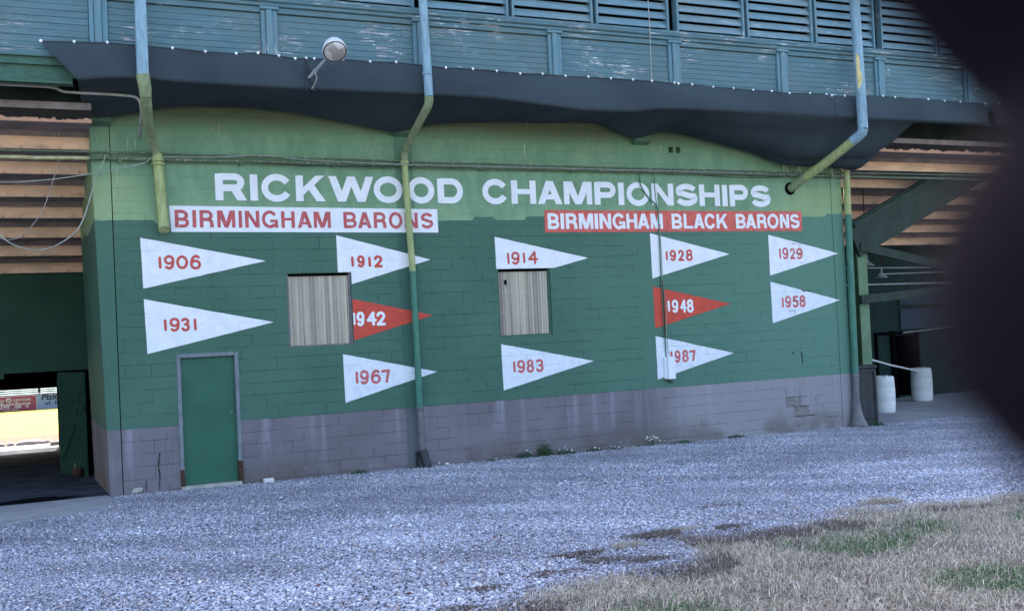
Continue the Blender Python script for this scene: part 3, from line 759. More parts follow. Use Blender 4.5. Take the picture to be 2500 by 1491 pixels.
for yr, colr, tl, bl, tp, dg, sw in PEN:
    if yr == '1914': poly = [tl, (8.262, 2.436), (9.47, 2.436), tp]
    elif yr == '1912': poly = [tl, (5.237, 2.436), (5.476, 2.436), (5.476, 2.225), tp]
    else: poly = [tl, bl, tp]
    rr = random.Random(int(yr))
    out = []
    for i in range(len(poly)):                       # a hand painted edge wavers a little
        a, b = poly[i], poly[(i + 1) % len(poly)]
        d = math.hypot(b[0] - a[0], b[1] - a[1]); k = max(1, int(d / 0.12))
        for j in range(k):
            t_ = j / k; e = 0.0 if j == 0 else 0.0025
            out.append((a[0] + (b[0] - a[0]) * t_ + rr.uniform(-e, e), a[1] + (b[1] - a[1]) * t_ + rr.uniform(-e, e)))
    m = MB(); cxm = sum(q[0] for q in poly) / len(poly); czm = sum(q[1] for q in poly) / len(poly)
    vs = [(cxm, -0.0062, czm)] + [(x, -0.0062, z) for x, z in out]
    m.add(vs, [(0, i + 1, (i + 1) % len(out) + 1) for i in range(len(out))])
    pn = m.build("painted_pennant", ('white_worn' if yr in ('1967', '1983', '1987', '1958') else 'white') if colr == 'w' else 'red', WALL,
                 label="painted %s pennant reading %s in %s numbers" % ("white" if colr == 'w' else "red", yr, "red" if colr == 'w' else "white"))
    p = Pen(-0.0088)
    for ch, (a, b, c, d) in zip(yr, dg):
        digit(p, ch, a, b, c, d, 0.033 if (yr == '1942' and ch == '1') else sw)
    p.m.build("year_number", 'white_flat' if colr == 'r' else ('red_faded' if yr in FADED else 'red_num'), pn)

HEAD = [('R',3.205,3.722),('I',3.78,3.909),('C',3.962,4.499),('K',4.558,5.076),('W',5.135,5.952),('O',5.944,6.498),('O',6.584,7.107),('D',7.159,7.669),('C',8.042,8.583),('H',8.641,9.159),('A',9.19,9.717),('M',9.755,10.374),('P',10.43,10.916),('I',10.967,11.099),('O',11.147,11.694),('N',11.74,12.256),('S',12.304,12.835),('H',12.883,13.393),('I',13.452,13.584),('P',13.638,14.116),('S',14.176,14.691)]
p = Pen(-0.0062)
for ch, a, b in HEAD:
    zt = 4.122 - (a - 3.26) * 0.0046; zb = 3.677 - (a - 3.28) * 0.0042
    letter(p, ch, a, b, zb, zt, 0.130, 0.098)
p.m.build("headline_lettering", 'white_flat', WALL, label="large white painted headline reading RICKWOOD CHAMPIONSHIPS")
B1 = [('B',2.537,2.765),('I',2.818,2.878),('R',2.933,3.16),('M',3.216,3.512),('I',3.568,3.625),('N',3.674,3.916),('G',3.953,4.227),('H',4.285,4.518),('A',4.563,4.816),('M',4.848,5.148),('B',5.377,5.616),('A',5.636,5.883),('R',5.927,6.161),('O',6.205,6.465),('N',6.508,6.754),('S',6.812,7.046)]
B2 = [('B',9.38,9.627),('I',9.654,9.73),('R',9.769,10.019),('M',10.053,10.371),('I',10.402,10.48),('N',10.511,10.774),('G',10.8,11.092),('H',11.119,11.369),('A',11.374,11.654),('M',11.681,11.97),('B',12.181,12.433),('L',12.468,12.692),('A',12.712,12.974),('C',12.977,13.253),('K',13.277,13.554),('B',13.764,14.016),('A',14.011,14.282),('R',14.308,14.559),('O',14.573,14.871),('N',14.907,15.151),('S',15.18,15.431)]
m = MB(); m.poly([(x, -0.0062, z) for x, z in [(2.456, 3.582), (2.475, 3.153), (7.142, 3.119), (7.137, 3.545)]])
bn = m.build("painted_banner", 'white', WALL, label="white painted banner with red capitals BIRMINGHAM BARONS")
p = Pen(-0.0088)
for ch, a, b in B1: letter(p, ch, a, b, 3.225 - (a - 2.6) * 0.0066, 3.512 - (a - 2.6) * 0.0088, 0.060, 0.048)
p.m.build("banner_lettering", 'red_let', bn)
m = MB(); m.poly([(x, -0.0062, z) for x, z in [(9.321, 3.537), (9.311, 3.114), (15.493, 3.117), (15.499, 3.533)]])
bn = m.build("painted_banner", 'red_ban', WALL, label="red painted banner with white capitals BIRMINGHAM BLACK BARONS")
p = Pen(-0.0088)
for ch, a, b in B2: letter(p, ch, a, b, 3.176 - (a - 9.4) * 0.0004, 3.476 - (a - 9.4) * 0.0005, 0.070, 0.056)
p.m.build("banner_lettering", 'white_flat', bn)

# steel door in its frame
m = MB(); m.bbox(2.535, 3.405, 0.055, 0.10, -0.985, 1.085, 0.004)
dr = m.build("door", 'door', WALL, label="closed plain green steel door")
m = MB()
m.bbox(2.472, 2.535, -0.012, 0.12, -1.0, 1.157, 0.006); m.bbox(3.405, 3.468, -0.012, 0.12, -0.66, 1.157, 0.006)
m.bbox(2.5355, 3.4045, -0.011, 0.12, 1.09, 1.157, 0.006)
m.build("door_frame", 'doorframe', dr)
m = MB(); m.bbox(3.40, 3.475, -0.022, 0.12, -0.99, -0.661, 0.004); m.bbox(2.469, 2.5349, -0.0135, 0.0, -1.0, -0.72, 0.002)
m.build("rusty_foot", 'rust', dr)
m = MB(); m.box(3.325, 3.365, 0.047, 0.056, -0.02, 0.10)
m.build("handle_plate", 'door', dr)
m = MB(); m.lathe([(0.001, 0), (0.02, 0), (0.02, 0.012), (0.012, 0.018)], (3.335, 0.05, 0.15), 10, mat=Matrix.Rotation(R(90), 3, 'X'))
m.build("door_lock", 'brass', dr)
for z in (-0.75, 0.05, 0.85):
    m = MB(); m.tube([(2.541, 0.046, z - 0.05), (2.541, 0.046, z + 0.05)], 0.009, 8); m.build("hinge", 'doorframe', dr)
m = MB(); m.box(2.47, 3.44, -0.06, 0.12, -1.3, -0.992); m.build("threshold", 'sill', dr)

# corrugated window fillings
for wi, (a, b, c, d) in enumerate(WIN):
    x0, x1, z0, z1 = a + 0.03, b - 0.045, c + 0.03, d - 0.045
    nx, nz = 270, 40; vs = []; fs = []
    for j in range(nz + 1):
        for i in range(nx + 1):
            x = x0 + (x1 - x0) * i / nx
            ph = x + (0.004 if wi else 0.0)
            vs.append((x, 0.088 - 0.026 * abs(math.sin(ph * math.pi / (0.066 if wi == 0 else 0.062))) ** 0.8, z0 + (z1 - z0) * j / nz))
    for j in range(nz):
        for i in range(nx):
            q = j * (nx + 1) + i
            X = x0 + (x1 - x0) * (i + .5) / nx; Z = z0 + (z1 - z0) * (j + .5) / nz
            if wi == 1 and ((X - 8.47) / 0.034) ** 2 + ((Z - 2.185) / 0.058) ** 2 < 1 + 0.25 * math.sin(X * 300): continue
            fs.append((q, q + 1, q + nx + 2, q + nx + 1))
    m = MB(); m.add(vs, fs, True)
    wnd = m.build("window", 'corrug', WALL, label="left window, filled with corrugated sheet" if wi == 0 else "right window, corrugated sheet with a hole in it")
    m = MB()
    m.box(a + .001, a + 0.028, 0.012, 0.11, c + .001, d - .001); m.box(b - 0.043, b - .001, 0.03, 0.11, c + .001, d - .001)
    m.box(a + 0.0285, b - 0.0435, 0.02, 0.11, c + .001, c + 0.03)
    m.build("window_frame", 'girder' if wi else 'steel', wnd)
    m = MB(); m.box(a + 0.0285, b - 0.0435, 0.045, 0.11, d - 0.043, d - .001); m.build("window_head", 'dark', wnd)
m = MB(); m.tube([(12.0, -0.05, 4.2), (12.0, -0.04, 4.2)], 0.01, 6)

# ------------------------------------------------------------------ louvred timber wall of the upper deck
YW = -1.25
UP = thing("louvred_timber_wall", (7, YW, 5.6), "blue peeling timber wall with louvres above the block wall", "upper wall")
posts = [1.38 + 2.555 * k for k in range(-3, 11)]
for k, px_ in enumerate(posts[:-1]):
    m = MB(); a, b = px_ + 0.135, posts[k + 1] - 0.135
    z = 5.62; hgt = (6.50 - 5.62) / 9
    for i in range(9):
        j = rnd.uniform(-0.003, 0.003)
        m.bbox(a, b, YW + 0.035 + j, YW + 0.06, z + 0.002, z + hgt - 0.002, 0.003)
        z += hgt
    m.box(a, b, YW + 0.061, YW + 0.08, 5.6, 6.62)
    m.build("board_panel", 'wood', UP)
    m = MB(); m.bbox(a, b, YW + 0.0, YW + 0.06, 6.515, 6.605, 0.006); m.build("panel_trim", 'wood', UP)
for px_ in posts:
    m = MB()
    m.bbox(px_ - 0.13, px_ - 0.062, YW - 0.012, YW + 0.06, 5.58, 6.555, 0.005)
    m.bbox(px_ - 0.058, px_ + 0.045, YW - 0.045, YW + 0.06, 5.58, 6.555, 0.006)
    m.bbox(px_ + 0.049, px_ + 0.13, YW - 0.014, YW + 0.06, 5.58, 6.555, 0.005)
    m.bbox(px_ - 0.15, px_ + 0.15, YW - 0.055, YW + 0.06, 6.558, 6.606, 0.008)
    m.build("post", 'wood_v', UP)
m = MB(); m.bbox(-8, 32, YW - 0.035, YW + 0.1, 6.61, 6.672, 0.012); m.bbox(-8, 32, YW - 0.06, YW + 0.1, 6.675, 6.735, 0.02); m.bbox(-8, 32, YW - 0.02, YW + 0.1, 6.738, 6.80, 0.01)
m.build("rail", 'wood', UP)
bays = [6.49 + 1.7033 * k for k in range(-8, 15)]
for k in range(len(bays) - 1):
    a, b = bays[k], bays[k + 1]
    main = (k % 3 == 1)          # deep gap between paired stiles at every third bay
    a2, b2 = a + (0.09 if (k - 8) % 3 == 0 else 0.035), b - (0.09 if (k - 7) % 3 == 0 else 0.035)
    m = MB(); z = 6.84
    while z < 9.0:
        t_ = rnd.uniform(-0.004, 0.004)
        p0 = (a2 + 0.045, YW + 0.015 + t_, z); q0 = (a2 + 0.045, YW + 0.105 + t_, z + 0.150)
        th = 0.016
        m.add([(a2 + 0.04, YW + 0.010 + t_, z), (b2 - 0.04, YW + 0.010 - t_, z + t_), (b2 - 0.04, YW + 0.080 - t_, z + 0.142), (a2 + 0.04, YW + 0.080 + t_, z + 0.142),
               (a2 + 0.04, YW + 0.010 + th + t_, z - 0.006), (b2 - 0.04, YW + 0.010 + th - t_, z - 0.006 + t_), (b2 - 0.04, YW + 0.080 + th - t_, z + 0.136), (a2 + 0.04, YW + 0.080 + th + t_, z + 0.136)],
              [(0, 1, 2, 3), (7, 6, 5, 4), (0, 4, 5, 1), (1, 5, 6, 2), (2, 6, 7, 3), (3, 7, 4, 0)])
        z += 0.177
    lp = m.build("louvre_panel", 'slat', UP)
    m = MB(); m.bbox(a2, a2 + 0.045, YW - 0.02, YW + 0.14, 6.801, 9.0, 0.005); m.bbox(b2 - 0.045, b2, YW - 0.02, YW + 0.14, 6.801, 9.0, 0.005)
    m.build("stile", 'wood_v', lp)
m = MB(); m.box(-8, 32, YW + 0.17, YW + 0.22, 5.63, 9.0); m.build("light_block_board", 'dark', UP)  # added to block light and keep the slat gaps dark
m = MB(); m.box(-8, 32, YW - 0.02, YW + 0.2, 9.01, 13.2); m.build("sun_block_boards", 'wood', UP)  # unseen, carried up to keep the sun off the yard
m = MB(); m.box(-8, 32, YW, 13.5, 13.21, 13.4); m.build("sun_block_roof", 'dark', UP)  # unseen, height set so its shadow covers the yard and camera
m = MB()
m.box(-8, 1.0, YW + 0.09, YW + 0.12, 5.2, 5.62); m.box(1.001, 32, YW + 0.09, YW + 0.12, 5.32, 5.62)                 # web
m.box(-8, 32, YW - 0.0, YW + 0.089, 5.60, 5.617); m.box(-8, 32, YW + 0.04, YW + 0.088, 5.49, 5.5995); m.box(-8, 0.98, YW - 0.03, YW + 0.088, 5.21, 5.24); m.box(19.6, 32, YW - 0.03, YW + 0.088, 5.31, 5.34)
m.build("girder", 'girder', UP)
m = MB(); m.box(-8, 32, YW + 0.1205, 1.0, 5.42, 5.50); m.build("deck_underside", 'deckdark', UP)

# ------------------------------------------------------------------ stepped seating deck seen from below
DK = thing("seating_deck", (7, 3, 2), "stepped underside of the seating deck with peach risers and rivets", "seating deck")
T_ = 0.83
for k in range(-1, 14):
    y = 0.18 + T_ * k; zb = 4.49 - 0.27 * k
    for x0, x1 in (((-9, 1.278 if k < 0 else 1.31), (16.72, 33)) if k <= 0 else ((-9, 33),)):
        m = MB(); m.bbox(x0, x1, y - 0.012, y + 0.029, zb, zb + 0.200, 0.008)
        ri = m.build("riser", 'rusty_edge' if k < 0 else 'peach', DK)
        if 0 <= k < 8 and x0 < 0:
            for i in range(8):
                m = MB(); m.ball((-0.87 + 0.285 * i + 0.04 * (k % 3), y - 0.016, zb + 0.030), 0.024, 8); m.build("rivet", 'peach', ri)
        m = MB(); m.box(x0, x1, y + 0.0, y + 0.029, zb + 0.2005, zb + 0.31)
        m.box(x0, x1, y + 0.0295, y + T_ - 0.002, zb + 0.02, zb + 0.06)
        tr = m.build("tread", 'tread', DK)
        if 0 <= k < 8 and x0 < 0:
            for i in range(4):
                for dx in (0, 0.06):
                    m = MB(); m.ball((-0.9 + 0.56 * i + dx + 0.05 * (k % 2), y + 0.0, zb + 0.236), 0.014, 6); m.build("bolt", 'sill', tr)

for x0, x1 in ((-9, 1.278), (16.72, 33)):
    m = MB(); m.box(x0, x1, -0.64, -0.61, 5.0705, 5.4195); m.build("gap_board", 'deckdark', DK)  # added to shut out the strip of sky above the top riser

# ------------------------------------------------------------------ passage: partition, gate, return wall
PT = thing("partition_wall", (-3, 5.25, -1.1), "dark green wall inside the passage with an open gateway", "inner wall")
m = MB()
m.box(-9, 1.69, 5.28, 5.4, 0.90, 3.0); m.box(-9, -0.09, 5.28, 5.4, 0.80, 0.8995); m.box(-9, -2.6, 5.28, 5.4, -1.3, 0.7995)
m.build("wall_boards", 'partition', PT)
m = MB()
A, B = Vector((0.90, 5.22, 0)), Vector((1.34, 4.30, 0)); d = (B - A).normalized(); nrm = Vector((-d.y, d.x, 0)) * -1
def gp(t_, z, o=0.0): q = A + (B - A) * t_ + nrm * o; return (q.x, q.y, z)
def gbox(m, t0, t1, z0, z1, o0, o1):
    vs = [gp(t0, z0, o1), gp(t1, z0, o1), gp(t1, z0, o0), gp(t0, z0, o0), gp(t0, z1, o1), gp(t1, z1, o1), gp(t1, z1, o0), gp(t0, z1, o0)]
    m.add(vs, [(0, 3, 2, 1), (4, 5, 6, 7), (0, 1, 5, 4), (1, 2, 6, 5), (2, 3, 7, 6), (3, 0, 4, 7)])
if nrm.y > 0: nrm = -nrm
for i in range(7): gbox(m, i / 7 + 0.004, (i + 1) / 7 - 0.004, -1.16, 0.87, 0.0, 0.03)
gt = m.build("gate_leaf", 'gate', PT, label="open dark green plank gate")
m = MB()
for z0, z1 in ((0.60, 0.74), (-0.16, -0.02), (-1.0, -0.86)): gbox(m, 0.02, 0.98, z0, z1, 0.031, 0.055)
gbox(m, 0.55, 1.04, 0.14, 0.24, 0.056, 0.09)
m.obox(gp(0.08, -0.86, 0.045), gp(0.62, -0.16, 0.045), 0.02, 0.09, (0, 0, 1)); m.obox(gp(0.62, -0.02, 0.045), gp(0.85, 0.60, 0.045), 0.02, 0.09, (0, 0, 1))
m.build("gate_brace", 'gate', gt)
m = MB()       # low ceiling of the tunnel out to the field, near-black colour standing in for shade
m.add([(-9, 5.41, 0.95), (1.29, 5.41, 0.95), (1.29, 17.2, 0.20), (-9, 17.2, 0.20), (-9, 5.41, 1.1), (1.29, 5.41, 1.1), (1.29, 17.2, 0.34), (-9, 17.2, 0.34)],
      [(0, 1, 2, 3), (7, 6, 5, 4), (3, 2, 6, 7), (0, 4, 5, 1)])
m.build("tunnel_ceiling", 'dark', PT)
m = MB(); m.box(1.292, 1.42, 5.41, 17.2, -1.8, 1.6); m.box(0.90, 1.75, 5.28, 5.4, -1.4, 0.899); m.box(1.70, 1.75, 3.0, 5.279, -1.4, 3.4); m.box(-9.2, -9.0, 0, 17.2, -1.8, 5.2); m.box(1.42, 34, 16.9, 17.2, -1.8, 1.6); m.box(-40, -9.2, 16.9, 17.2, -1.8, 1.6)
m.build("tunnel_wall", 'dark', PT)  # black boxes put the darkness of the gap beside the gate into colour
m = MB(); m.lathe([(0.001, 0), (0.085, 0), (0.10, 0.10), (0.105, 0.185), (0.095, 0.2), (0.085, 0.19), (0.075, 0.12), (0.001, 0.11)], (1.13, 4.36, -1.16), 16)
bk = m.build("rusty_bucket", 'rust', None, label="small rusty bucket on the floor by the open plank gate", category="bucket")
m = MB(); m.tube([(1.11, 4.36, -1.04), (1.09, 4.37, -0.88)], 0.008, 6); m.build("stick", 'sack', bk)
for i, (x, y, sx, sy, sz, lab) in enumerate([(0.52, 18.75, 0.42, 0.25, 0.11, "longest pale sack lying at the sunny edge of the field"), (1.02, 18.7, 0.14, 0.15, 0.08, "small pale sack nearest the plank gate, by the field"),
                                             (-0.03, 18.7, 0.12, 0.15, 0.075, "small sack left of the longest sack by the field"), (-0.30, 18.7, 0.13, 0.15, 0.08, "leftmost small sack at the sunny edge of the field")]):
    m = MB(); m.ball((x, y, -1.53), 1.0, 14, (sx, sy, sz)); o = m.build("sack", 'sack', None, label=lab, category="sack", group="sacks at the field edge")
m = MB(); m.box(1.06, 1.34, 17.6, 17.75, -1.56, -1.45); m.build("timber_offcut", 'sack', None, label="short timber on the ground at the tunnel mouth", category="timber")

# outfield fence, signs and benches
def text_mesh(body, size, x, y, z, mat, parent, name, xs=1.0, bold=0.0, shear=0.0, x1=None):
    cu = bpy.data.curves.new("t", 'FONT'); cu.body = body; cu.size = size; cu.offset = bold; cu.shear = shear; cu.extrude = 0.002
    ob = bpy.data.objects.new("t", cu); COL.objects.link(ob)
    dg = C.evaluated_depsgraph_get(); me = bpy.data.meshes.new_from_object(ob.evaluated_get(dg)); bpy.data.objects.remove(ob)
    if x1 is not None:
        w0 = max(v.co.x for v in me.vertices); xs = (x1 - x) / w0
    mb = MB(); mb.v = [(x + v.co.x * xs, y - v.co.z, z + v.co.y) for v in me.vertices]; mb.f = [tuple(p_.vertices) for p_ in me.polygons]; mb.sm = [False] * len(mb.f)
    return mb.build(name, mat, parent)
FY = 50.0
m = MB(); m.box(-40, 40, FY + 0.05, FY + 0.15, -2.3, -1.14)
m.build("outfield_fence", 'backwall', None, label="low outfield fence at the far side of the field", category="fence")
sg = thing("advertising_sign", (0.2, FY, -2.04), "pink red advertising sign with white lettering on the outfield fence", "sign")
m = MB(); m.box(-2.6, 1.37, FY, FY + 0.04, -2.02, -1.20); m.build("sign_board", 'ad_red', sg)
m = MB(); m.box(-2.6, 1.40, FY - 0.01, FY + 0.041, -1.197, -1.165); m.box(1.372, 1.40, FY - 0.01, FY + 0.041, -2.02, -1.1975); m.build("sign_frame", 'ad_white', sg)
text_mesh("Budweiser", 0.56, -1.22, FY - 0.012, -1.85, 'ad_white', sg, "sign_lettering", bold=0.022, x1=1.08)
text_mesh("SERVED", 0.19, -1.30, FY - 0.012, -1.49, 'ad_white', sg, "sign_lettering", bold=0.006, shear=0.2, x1=-0.28)
text_mesh("EVERYWHERE", 0.19, 0.14, FY - 0.012, -1.47, 'ad_white', sg, "sign_lettering", bold=0.006, shear=0.2, x1=1.10)
text_mesh("LAGER BEER", 0.10, -0.45, FY - 0.012, -1.975, 'ad_white', sg, "sign_lettering", bold=0.003, x1=0.42)
m = MB(); m.lathe([(0.001, 0.0), (0.16, 0), (0.16, 0.01)], (-0.07, FY - 0.012, -1.41), 24, mat=Matrix.Rotation(R(-90), 3, 'X'))
m.add([], []); em = m.build("emblem", 'ad_white', sg)
m = MB(); m.tube([(-0.15, FY - 0.03, -1.46), (-0.09, FY - 0.03, -1.39), (-0.02, FY - 0.03, -1.43), (0.0, FY - 0.03, -1.35), (-0.07, FY - 0.03, -1.33)], 0.016, 6); m.build("emblem_mark", 'ad_red', em)
sg = thing("advertising_sign", (2.6, FY, -2.04), "pale blue advertising sign with dark script on the outfield fence", "sign")
m = MB(); m.box(1.402, 4.4, FY, FY + 0.04, -2.03, -1.16); m.build("sign_board", 'ad_blue', sg)
text_mesh("Pizitz", 0.46, 1.62, FY - 0.012, -1.48, 'ad_navy', sg, "sign_lettering", bold=0.016, shear=0.18, x1=2.78)
text_mesh("of  Birmingham", 0.28, 1.80, FY - 0.012, -1.78, 'ad_navy', sg, "sign_lettering", bold=0.004, x1=4.2)
bs = thing("bleacher", (0, FY + 4, -1.3), "teal bench seating beyond the outfield fence", "bleacher")
for i in range(5):
    m = MB(); m.box(-25, 25, FY + 0.8 + i * 0.7, FY + 1.15 + i * 0.7, -1.17 + i * 0.095, -1.10 + i * 0.095); m.box(-25, 25, FY + 1.3 + i * 0.7, FY + 1.34 + i * 0.7, -2.0, -1.12 + i * 0.095); m.build("bench", 'seat', bs)
m = MB(); m.box(-25, 25, FY + 0.45, FY + 0.5, -1.13, -1.09); m.build("handrail", 'ad_white', bs)
m = MB(); m.box(1.55, 1.63, FY + 0.6, FY + 4, -1.13, -0.72); m.build("stair_gap", 'dark', bs)

# ------------------------------------------------------------------ shade cloth over the girder
FT = [(0.58,5.82),(1.03,5.84),(1.49,5.86),(2.42,5.84),(2.91,5.82),(3.38,5.82),(3.72,5.85),(4.05,5.83),(4.31,5.8),(4.49,5.82),(4.62,5.82),(5.1,5.84),(5.56,5.83),(6.01,5.85),(6.9,5.81),(7.4,5.82),(7.85,5.81),(8.3,5.79),(8.74,5.81),(9.2,5.8),(9.67,5.81),(10.14,5.81),(10.61,5.81),(11.02,5.81),(11.52,5.8),(11.61,5.79),(11.92,5.79),(12.4,5.77),(12.88,5.77),(13.35,5.76),(13.8,5.76),(14.24,5.74),(14.76,5.77),(15.18,5.77),(15.32,5.75),(15.66,5.76),(16.7,5.81),(17.03,5.8),(17.97,5.8),(18.44,5.79),(18.91,5.79),(19.66,5.79),(20.09,5.81),(23,5.8)]
FF = [(0.5,5.2),(1.06,5.24),(1.46,5.3),(1.92,5.32),(2.39,5.29),(3.51,5.28),(4.55,5.28),(6.22,5.3),(7.73,5.29),(9.5,5.16),(10.5,5.17),(10.71,5.20),(10.98,5.25),(11.44,5.27),(13.94,5.3),(15.3,5.28),(16.17,5.27),(19.59,5.3),(23,5.3)]
FE = [(1.0,4.93),(1.21,4.94),(1.55,4.96),(2.04,5.06),(2.42,5.15),(2.88,5.19),(3.74,5.21),(4.58,5.15),(5.36,5.04),(6.33,4.88),(6.7,4.96),(7.12,5.07),(7.85,5.12),(9.11,5.16),(10.45,5.22),(10.9,5.06),(11.31,4.93),(11.6,5.0),(11.95,5.11),(12.63,5.03),(13.43,4.87),(14.15,4.72),(14.88,4.5),(15.54,4.47),(15.99,4.49),(16.85,4.41),(17.4,4.9)]
def lerp(tb, x):
    if x <= tb[0][0]: return tb[0][1]
    for (a, b), (c, d) in zip(tb, tb[1:]):
        if x <= c: return b + (d - b) * (x - a) / (c - a)
    return tb[-1][1]
def cloth(m, X0, X1, nx, front=True, under=True):
    """X0 / X1: x at top edge, fold, wall edge for the left and right side"""
    vs = []; nf, nu = 9, 22
    rows = []
    if front: rows += [(0, i / nf) for i in range(nf + 1)]
    if under: rows += [(1, i / nu) for i in range(1 if front else 0, nu + 1)]
    elif front: rows += [(2, 0.5), (2, 1.0)]
    for i in range(nx + 1):
        u = i / nx
        for part, t_ in rows:
            k = 0 if part == 0 else 1
            a = X0[k] + (X0[k + 1] - X0[k]) * t_ if part < 2 else X0[1]
            b = X1[k] + (X1[k + 1] - X1[k]) * t_ if part < 2 else X1[1]
            x = a + (b - a) * u
            if part == 0:
                sagt = 0.03 * abs(math.sin(x * 6.2)) * (1 - t_)
                z = lerp(FT, x) - sagt * 0.5 + (lerp(FF, x) - lerp(FT, x)) * t_
                y = -1.315 - 0.115 * t_ - 0.03 * math.sin(math.pi * t_)
                y += 0.008 * mnoise.noise(Vector((x * 1.4, z * 1.5, 1))) + 0.003 * mnoise.noise(Vector((x * 6, z * 1.0, 4)))
            elif part == 1:
                zf, ze = lerp(FF, x), lerp(FE, x)
                sg_ = min(1.0, max(0.0, (x - 12.2) / 2.5))
                if x < 1.9: sg_ = max(sg_, (1.9 - x) * 0.6)
                belly = 0.10 + 0.20 * sg_
                if x < 12.2: z = zf + (ze - zf) * t_ ** 1.2 + 0.02 * math.sin(math.pi * t_)
                else: z = zf + (ze - zf) * t_ - (belly - 0.08) * math.sin(math.pi * t_)
                y = -1.43 + 1.24 * t_ ** (1.0 - 0.25 * sg_)
                wr = 0.085 * sg_ * (0.5 - abs(math.sin((x * 0.35 + t_ * 3.0 + 0.5 * mnoise.noise(Vector((x * 0.5, t_ * 1.2, 0)))) * 2.1))) * math.sin(math.pi * t_)
                wr += 0.006 * sg_ * mnoise.noise(Vector((x * 2.5, t_ * 7, 2)))
                z += wr + 0.004 * mnoise.noise(Vector((x * 1.8, t_ * 4, 6)))
            else:
                z = lerp(FF, x) - 0.012 + 0.02 * t_; y = -1.43 + 0.26 * t_
            vs.append((x, y, z))
    n = len(rows); fs = []
    for i in range(nx):
        for j in range(n - 1):
            fs.append((i * n + j, i * n + j + 1, (i + 1) * n + j + 1, (i + 1) * n + j))
    m.add(vs, fs, True)
def fasteners(a, b, parent):
    for x, z in FT:
        if a <= x < b and x < 21 and x not in (0.0,):
            m = MB(); m.lathe([(0.0005, 0.012), (0.014, 0.011), (0.023, 0.005), (0.024, 0)], (x, -1.322, z - 0.012), 12, mat=Matrix.Rotation(R(90), 3, 'X'))
            m.build("fastener", 'button', parent)
fb = thing("shade_cloth", (8, -1.3, 5.3), "long black shade cloth draped under the blue timber wall", "shade cloth", "black shade cloths")
m = MB(); cloth(m, (0.56, 1.05, 1.2), (15.30, 15.30, 15.35), 260); m.build("cloth", 'fabric', fb); fasteners(0.5, 15.31, fb)
m = MB(); m.tube([(x * 0.1, -1.318, lerp(FT, x * 0.1) - 0.02) for x in range(6, 153)], 0.014, 6); m.build("hem", 'fabric', fb)
fb = thing("shade_cloth", (17, -1.3, 5.3), "sagging black shade cloth gathered around the downpipe with yellow patch", "shade cloth", "black shade cloths")
m = MB(); cloth(m, (15.31, 15.31, 15.36), (19.62, 19.62, 19.62), 80, True, False); cloth(m, (15.31, 15.31, 15.30), (17.5, 17.5, 16.86), 44, False, True); m.build("cloth", 'fabric', fb); fasteners(15.32, 19.6, fb)
fb = thing("shade_cloth", (21, -1.3, 5.3), "short black shade cloth beyond the torn gap showing the girder", "shade cloth", "black shade cloths")
m = MB(); cloth(m, (19.80, 19.86, 19.86), (23.5, 23.5, 23.5), 50, True, False); m.build("cloth", 'fabric', fb); fasteners(19.63, 21, fb)
for i, (pts, lab) in enumerate([([(14.9, -0.22, 4.5), (14.91, -0.22, 4.35), (14.91, -0.21, 4.2)], "frayed pale cord end hanging straight, nearest the S of the white headline"),
        ([(15.33, -0.22, 4.48), (15.35, -0.22, 4.3), (15.35, -0.21, 4.1)], "straight pale cord hanging where the downpipe enters the wall"),
        ([(16.22, -0.22, 4.42), (16.23, -0.22, 4.2), (16.24, -0.21, 3.95)], "longest straight pale cord, below the sagging shade cloth near the corner"),
        ([(14.95, -0.22, 4.5), (15.0, -0.22, 4.36), (15.12, -0.22, 4.28), (15.24, -0.22, 4.33), (15.33, -0.22, 4.48)], "small looped pale cord hanging just above the downpipe's hole in the wall"),
        ([(16.15, -0.22, 4.5), (16.22, -0.22, 4.30), (16.38, -0.22, 4.17), (16.55, -0.22, 4.20), (16.72, -0.22, 4.38)], "large looped pale cord hanging at the corner downpipe")]):
    m = MB(); m.tube(smooth_path(pts, 4), 0.0065, 5); m.build("tie_cord", 'rope', None, label=lab, category="cord", group="tie cords of the shade cloth")

# ------------------------------------------------------------------ downpipes
def ring(m, c, r, h): m.lathe([(r * 0.9, -h), (r, -h), (r, h), (r * 0.9, h)], c, 16)
D1 = thing("downpipe", (2.3, -0.12, 3.2), "downpipe with a square blue upper part, ending halfway down the wall", "downpipe", "downpipes")
m = MB(); m.bbox(1.872, 2.032, -1.60, -1.46, 5.33, 13, 0.012); m.build("upper_pipe", 'pipe_blue', D1)
m = MB(); m.tube([(1.952, -1.53, 5.36), (1.956, -1.52, 5.30), (1.985, -1.47, 5.14), (1.99, -1.42, 5.06)], [0.096, 0.098, 0.092, 0.088], 12)
m.tube([(1.99, -1.42, 5.055), (2.02, -1.25, 4.93), (2.06, -0.95, 4.80), (2.16, -0.45, 4.62), (2.27, -0.16, 4.44), (2.285, -0.13, 4.33)], [0.082, 0.082, 0.078, 0.072, 0.066, 0.07], 12)
m.build("elbow", 'pipe_mid', D1)
m = MB(); m.tube([(2.29, -0.13, 4.40), (2.30, -0.13, 4.20), (2.335, -0.13, 3.34), (2.34, -0.15, 3.25), (2.345, -0.20, 3.17)], [0.082, 0.083, 0.083, 0.09, 0.093], 16); ring(m, (2.295, -0.13, 4.24), 0.106, 0.022); ring(m, (2.295, -0.13, 4.30), 0.10, 0.02)
m.build("lower_pipe", 'pipe_lg', D1)
D2 = thing("downpipe", (6.6, -0.12, -1.0), "downpipe reaching the ground between the two windows, with black shoe", "downpipe", "downpipes")
m = MB(); m.tube([(6.40, -1.53, 13), (6.455, -1.53, 6.9), (6.485, -1.53, 5.45), (6.488, -1.53, 5.24)], 0.073, 16); ring(m, (6.473, -1.53, 5.62), 0.08, 0.025); m.build("upper_pipe", 'pipe_blue', D2)
